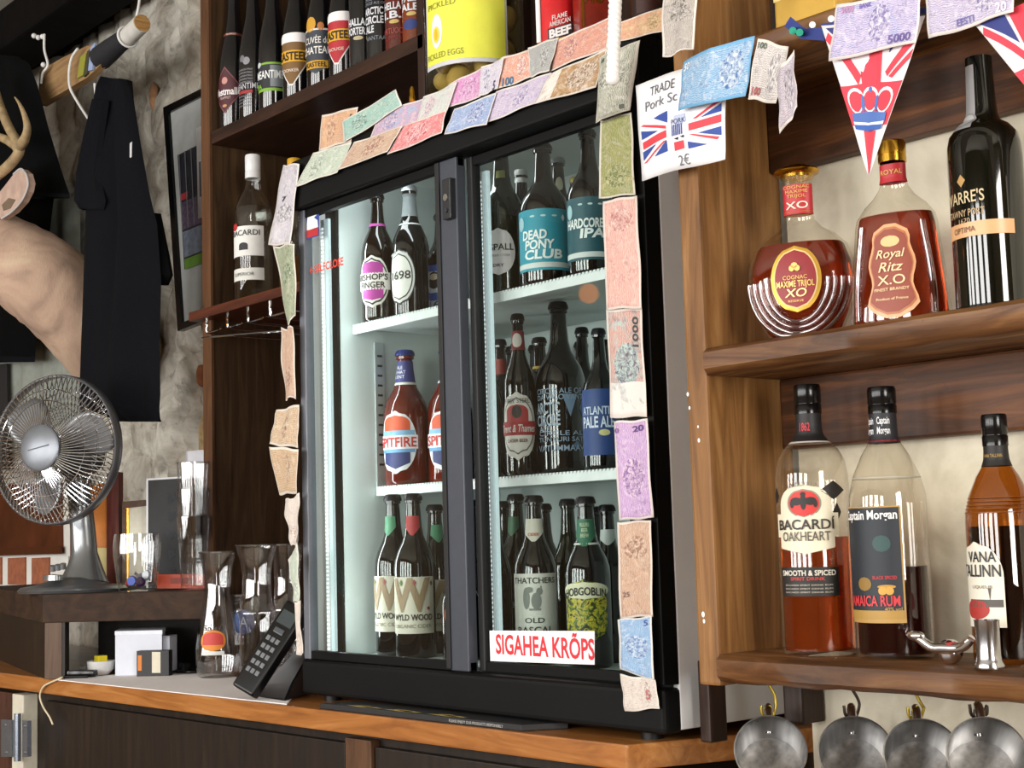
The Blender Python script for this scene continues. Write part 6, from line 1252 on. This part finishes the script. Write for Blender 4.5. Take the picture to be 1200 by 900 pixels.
# ---- cricket bat hung on white cord under the beam
YBt = .20
bp0, bp1 = yp(52, 104, YBt), yp(118, 68, YBt); k = mpp(bp0); dx = (bp1-bp0).normalized()
bt_ = thing('cricket_bat', 'worn cricket bat hanging on white cord under the dark beam', 'bat', bp0)
def bsec(u, h, th): c_ = bp0.lerp(bp1, u); return [c_+Vector((0, -th, -h)), c_+Vector((0, -th*1.2, 0)), c_+Vector((0, -th, h)), c_+Vector((0, th*.5, h)), c_+Vector((0, th*1.6, 0)), c_+Vector((0, th*.5, -h))]
V, Fc = [], []; secs = [bsec(u, h*k, th) for u, h, th in ((-.02, 18, .010), (0, 21, .014), (.5, 20, .016), (.85, 18, .015), (.97, 15, .014), (1.1, 9, .012))]
for s_ in secs: V += s_
for j in range(len(secs)-1):
    for i in range(6): Fc.append([j*6+i, j*6+(i+1) % 6, (j+1)*6+(i+1) % 6, (j+1)*6+i])
Fc += [list(range(6)), list(range(len(V)-6, len(V)))]
mesh('blade', (V, Fc), wood('willow', '6d5138', '9a7a52', 'b39468', 0, 1, .6), bt_, False, True)
g0, g1, g2, g3 = bp0.lerp(bp1, 1.0), yp(140, 50, YBt), yp(149, 44, YBt), yp(167, 27, YBt)
mesh('grip', tube([g0, g0.lerp(g1, .5), g1, g2], [13*k, 12*k, 10.5*k, 10*k], 16), P('16171c', .8, bump=.3, sc=300), bt_, True, True); mesh('tape', tube([g2, g3-dx*.004], 9.6*k, 16), P('c4c2bc', .7), bt_, True, True); mesh('handle_end', tube([g3-dx*.004, g3], 9*k, 16), wood('cane_end', '7a5530', 'b4894f', 'd0a870', 1, 3, .6), bt_, False, True)
yy = YBt-.022
mesh('sticker', extr([yp(a, b_, yy) for a, b_ in ((90,92),(94,66),(101,62),(97,88))], (0,1,0), .006), P('8a8a2c', .6), bt_, False, True); mesh('sticker', extr([yp(a, b_, yy) for a, b_ in ((103,83),(106,56),(111,50),(108,82))], (0,1,0), .006), P('8fa0c4', .6), bt_, False, True)
mesh('sticker', extr([yp(a, b_, yy) for a, b_ in ((98,90),(102,60),(105,58),(102,86))], (0,1,0), .006), P('3a3a24', .6), bt_, False, True)
CORD = P('d6d6d4', .8)
cw = thing('hanging_rope', 'white cord tied round the cricket bat and the beam', 'cord', yp(55, 80, YBt-.03))
for pts, yv in ((((52,40),(52,58),(56,76),(50,86),(48,98)), YBt-.03), (((91,57),(84,68),(81,84),(82,102),(90,118),(106,143)), YBt-.04), (((164,-8),(163,4),(160,20)), YBt), (((111,98),(112,112),(110,122)), YBt-.02)): mesh('cord', tube(bez([yp(a, b_, yv) for a, b_ in pts], 6), 1.5*k, 8), CORD, cw, True, True)
hx_ = (g3-g1).normalized(); hy_ = hx_.cross(Vector((0,1,0))).normalized(); hz_ = hx_.cross(hy_)
mesh('cord_loop', ring(g2+hx_*.004, 11.2*k, 1.3*k, hy_, hz_, 32, 8), CORD, cw, True, True)
for a, b_ in ((40,42), (45,44), (50,43), (51,76)): 
    bm = bmesh.new(); bmesh.ops.create_icosphere(bm, subdivisions=2, radius=3.2*k); mesh('knot', xf(bm_out(bm), Matrix.Translation(yp(a, b_, YBt-.03))), CORD, cw, True, True)
# ================================================================== PENDANT LAMP OF THE BAR ROOM (seen mirrored in the right door)
gp = yp(690, 344, .031); dd = ray(690, 344).normalized(); rd = Vector((dd.x, -dd.y, dd.z)); lp = gp+rd*1.9
pl_ = thing('pendant_lamp', 'warm pendant lamp hanging over the bar room', 'lamp', lp)
bm = bmesh.new(); bmesh.ops.create_uvsphere(bm, u_segments=16, v_segments=10, radius=.028)
mesh('bulb', bm_out(bm), glow('warm_bulb', 'ff8400', 6), pl_, True)
mesh('shade', lathe([(.03, .12), (.05, .11), (.13, .03), (.128, .028), (.048, .105), (.028, .115)], 28), P('2a2622', .5), pl_, True)
mesh('flex', tube([Vector((0, 0, .115)), Vector((0, 0, Z1-lp.z))], .004, 8), BLK, pl_, True)
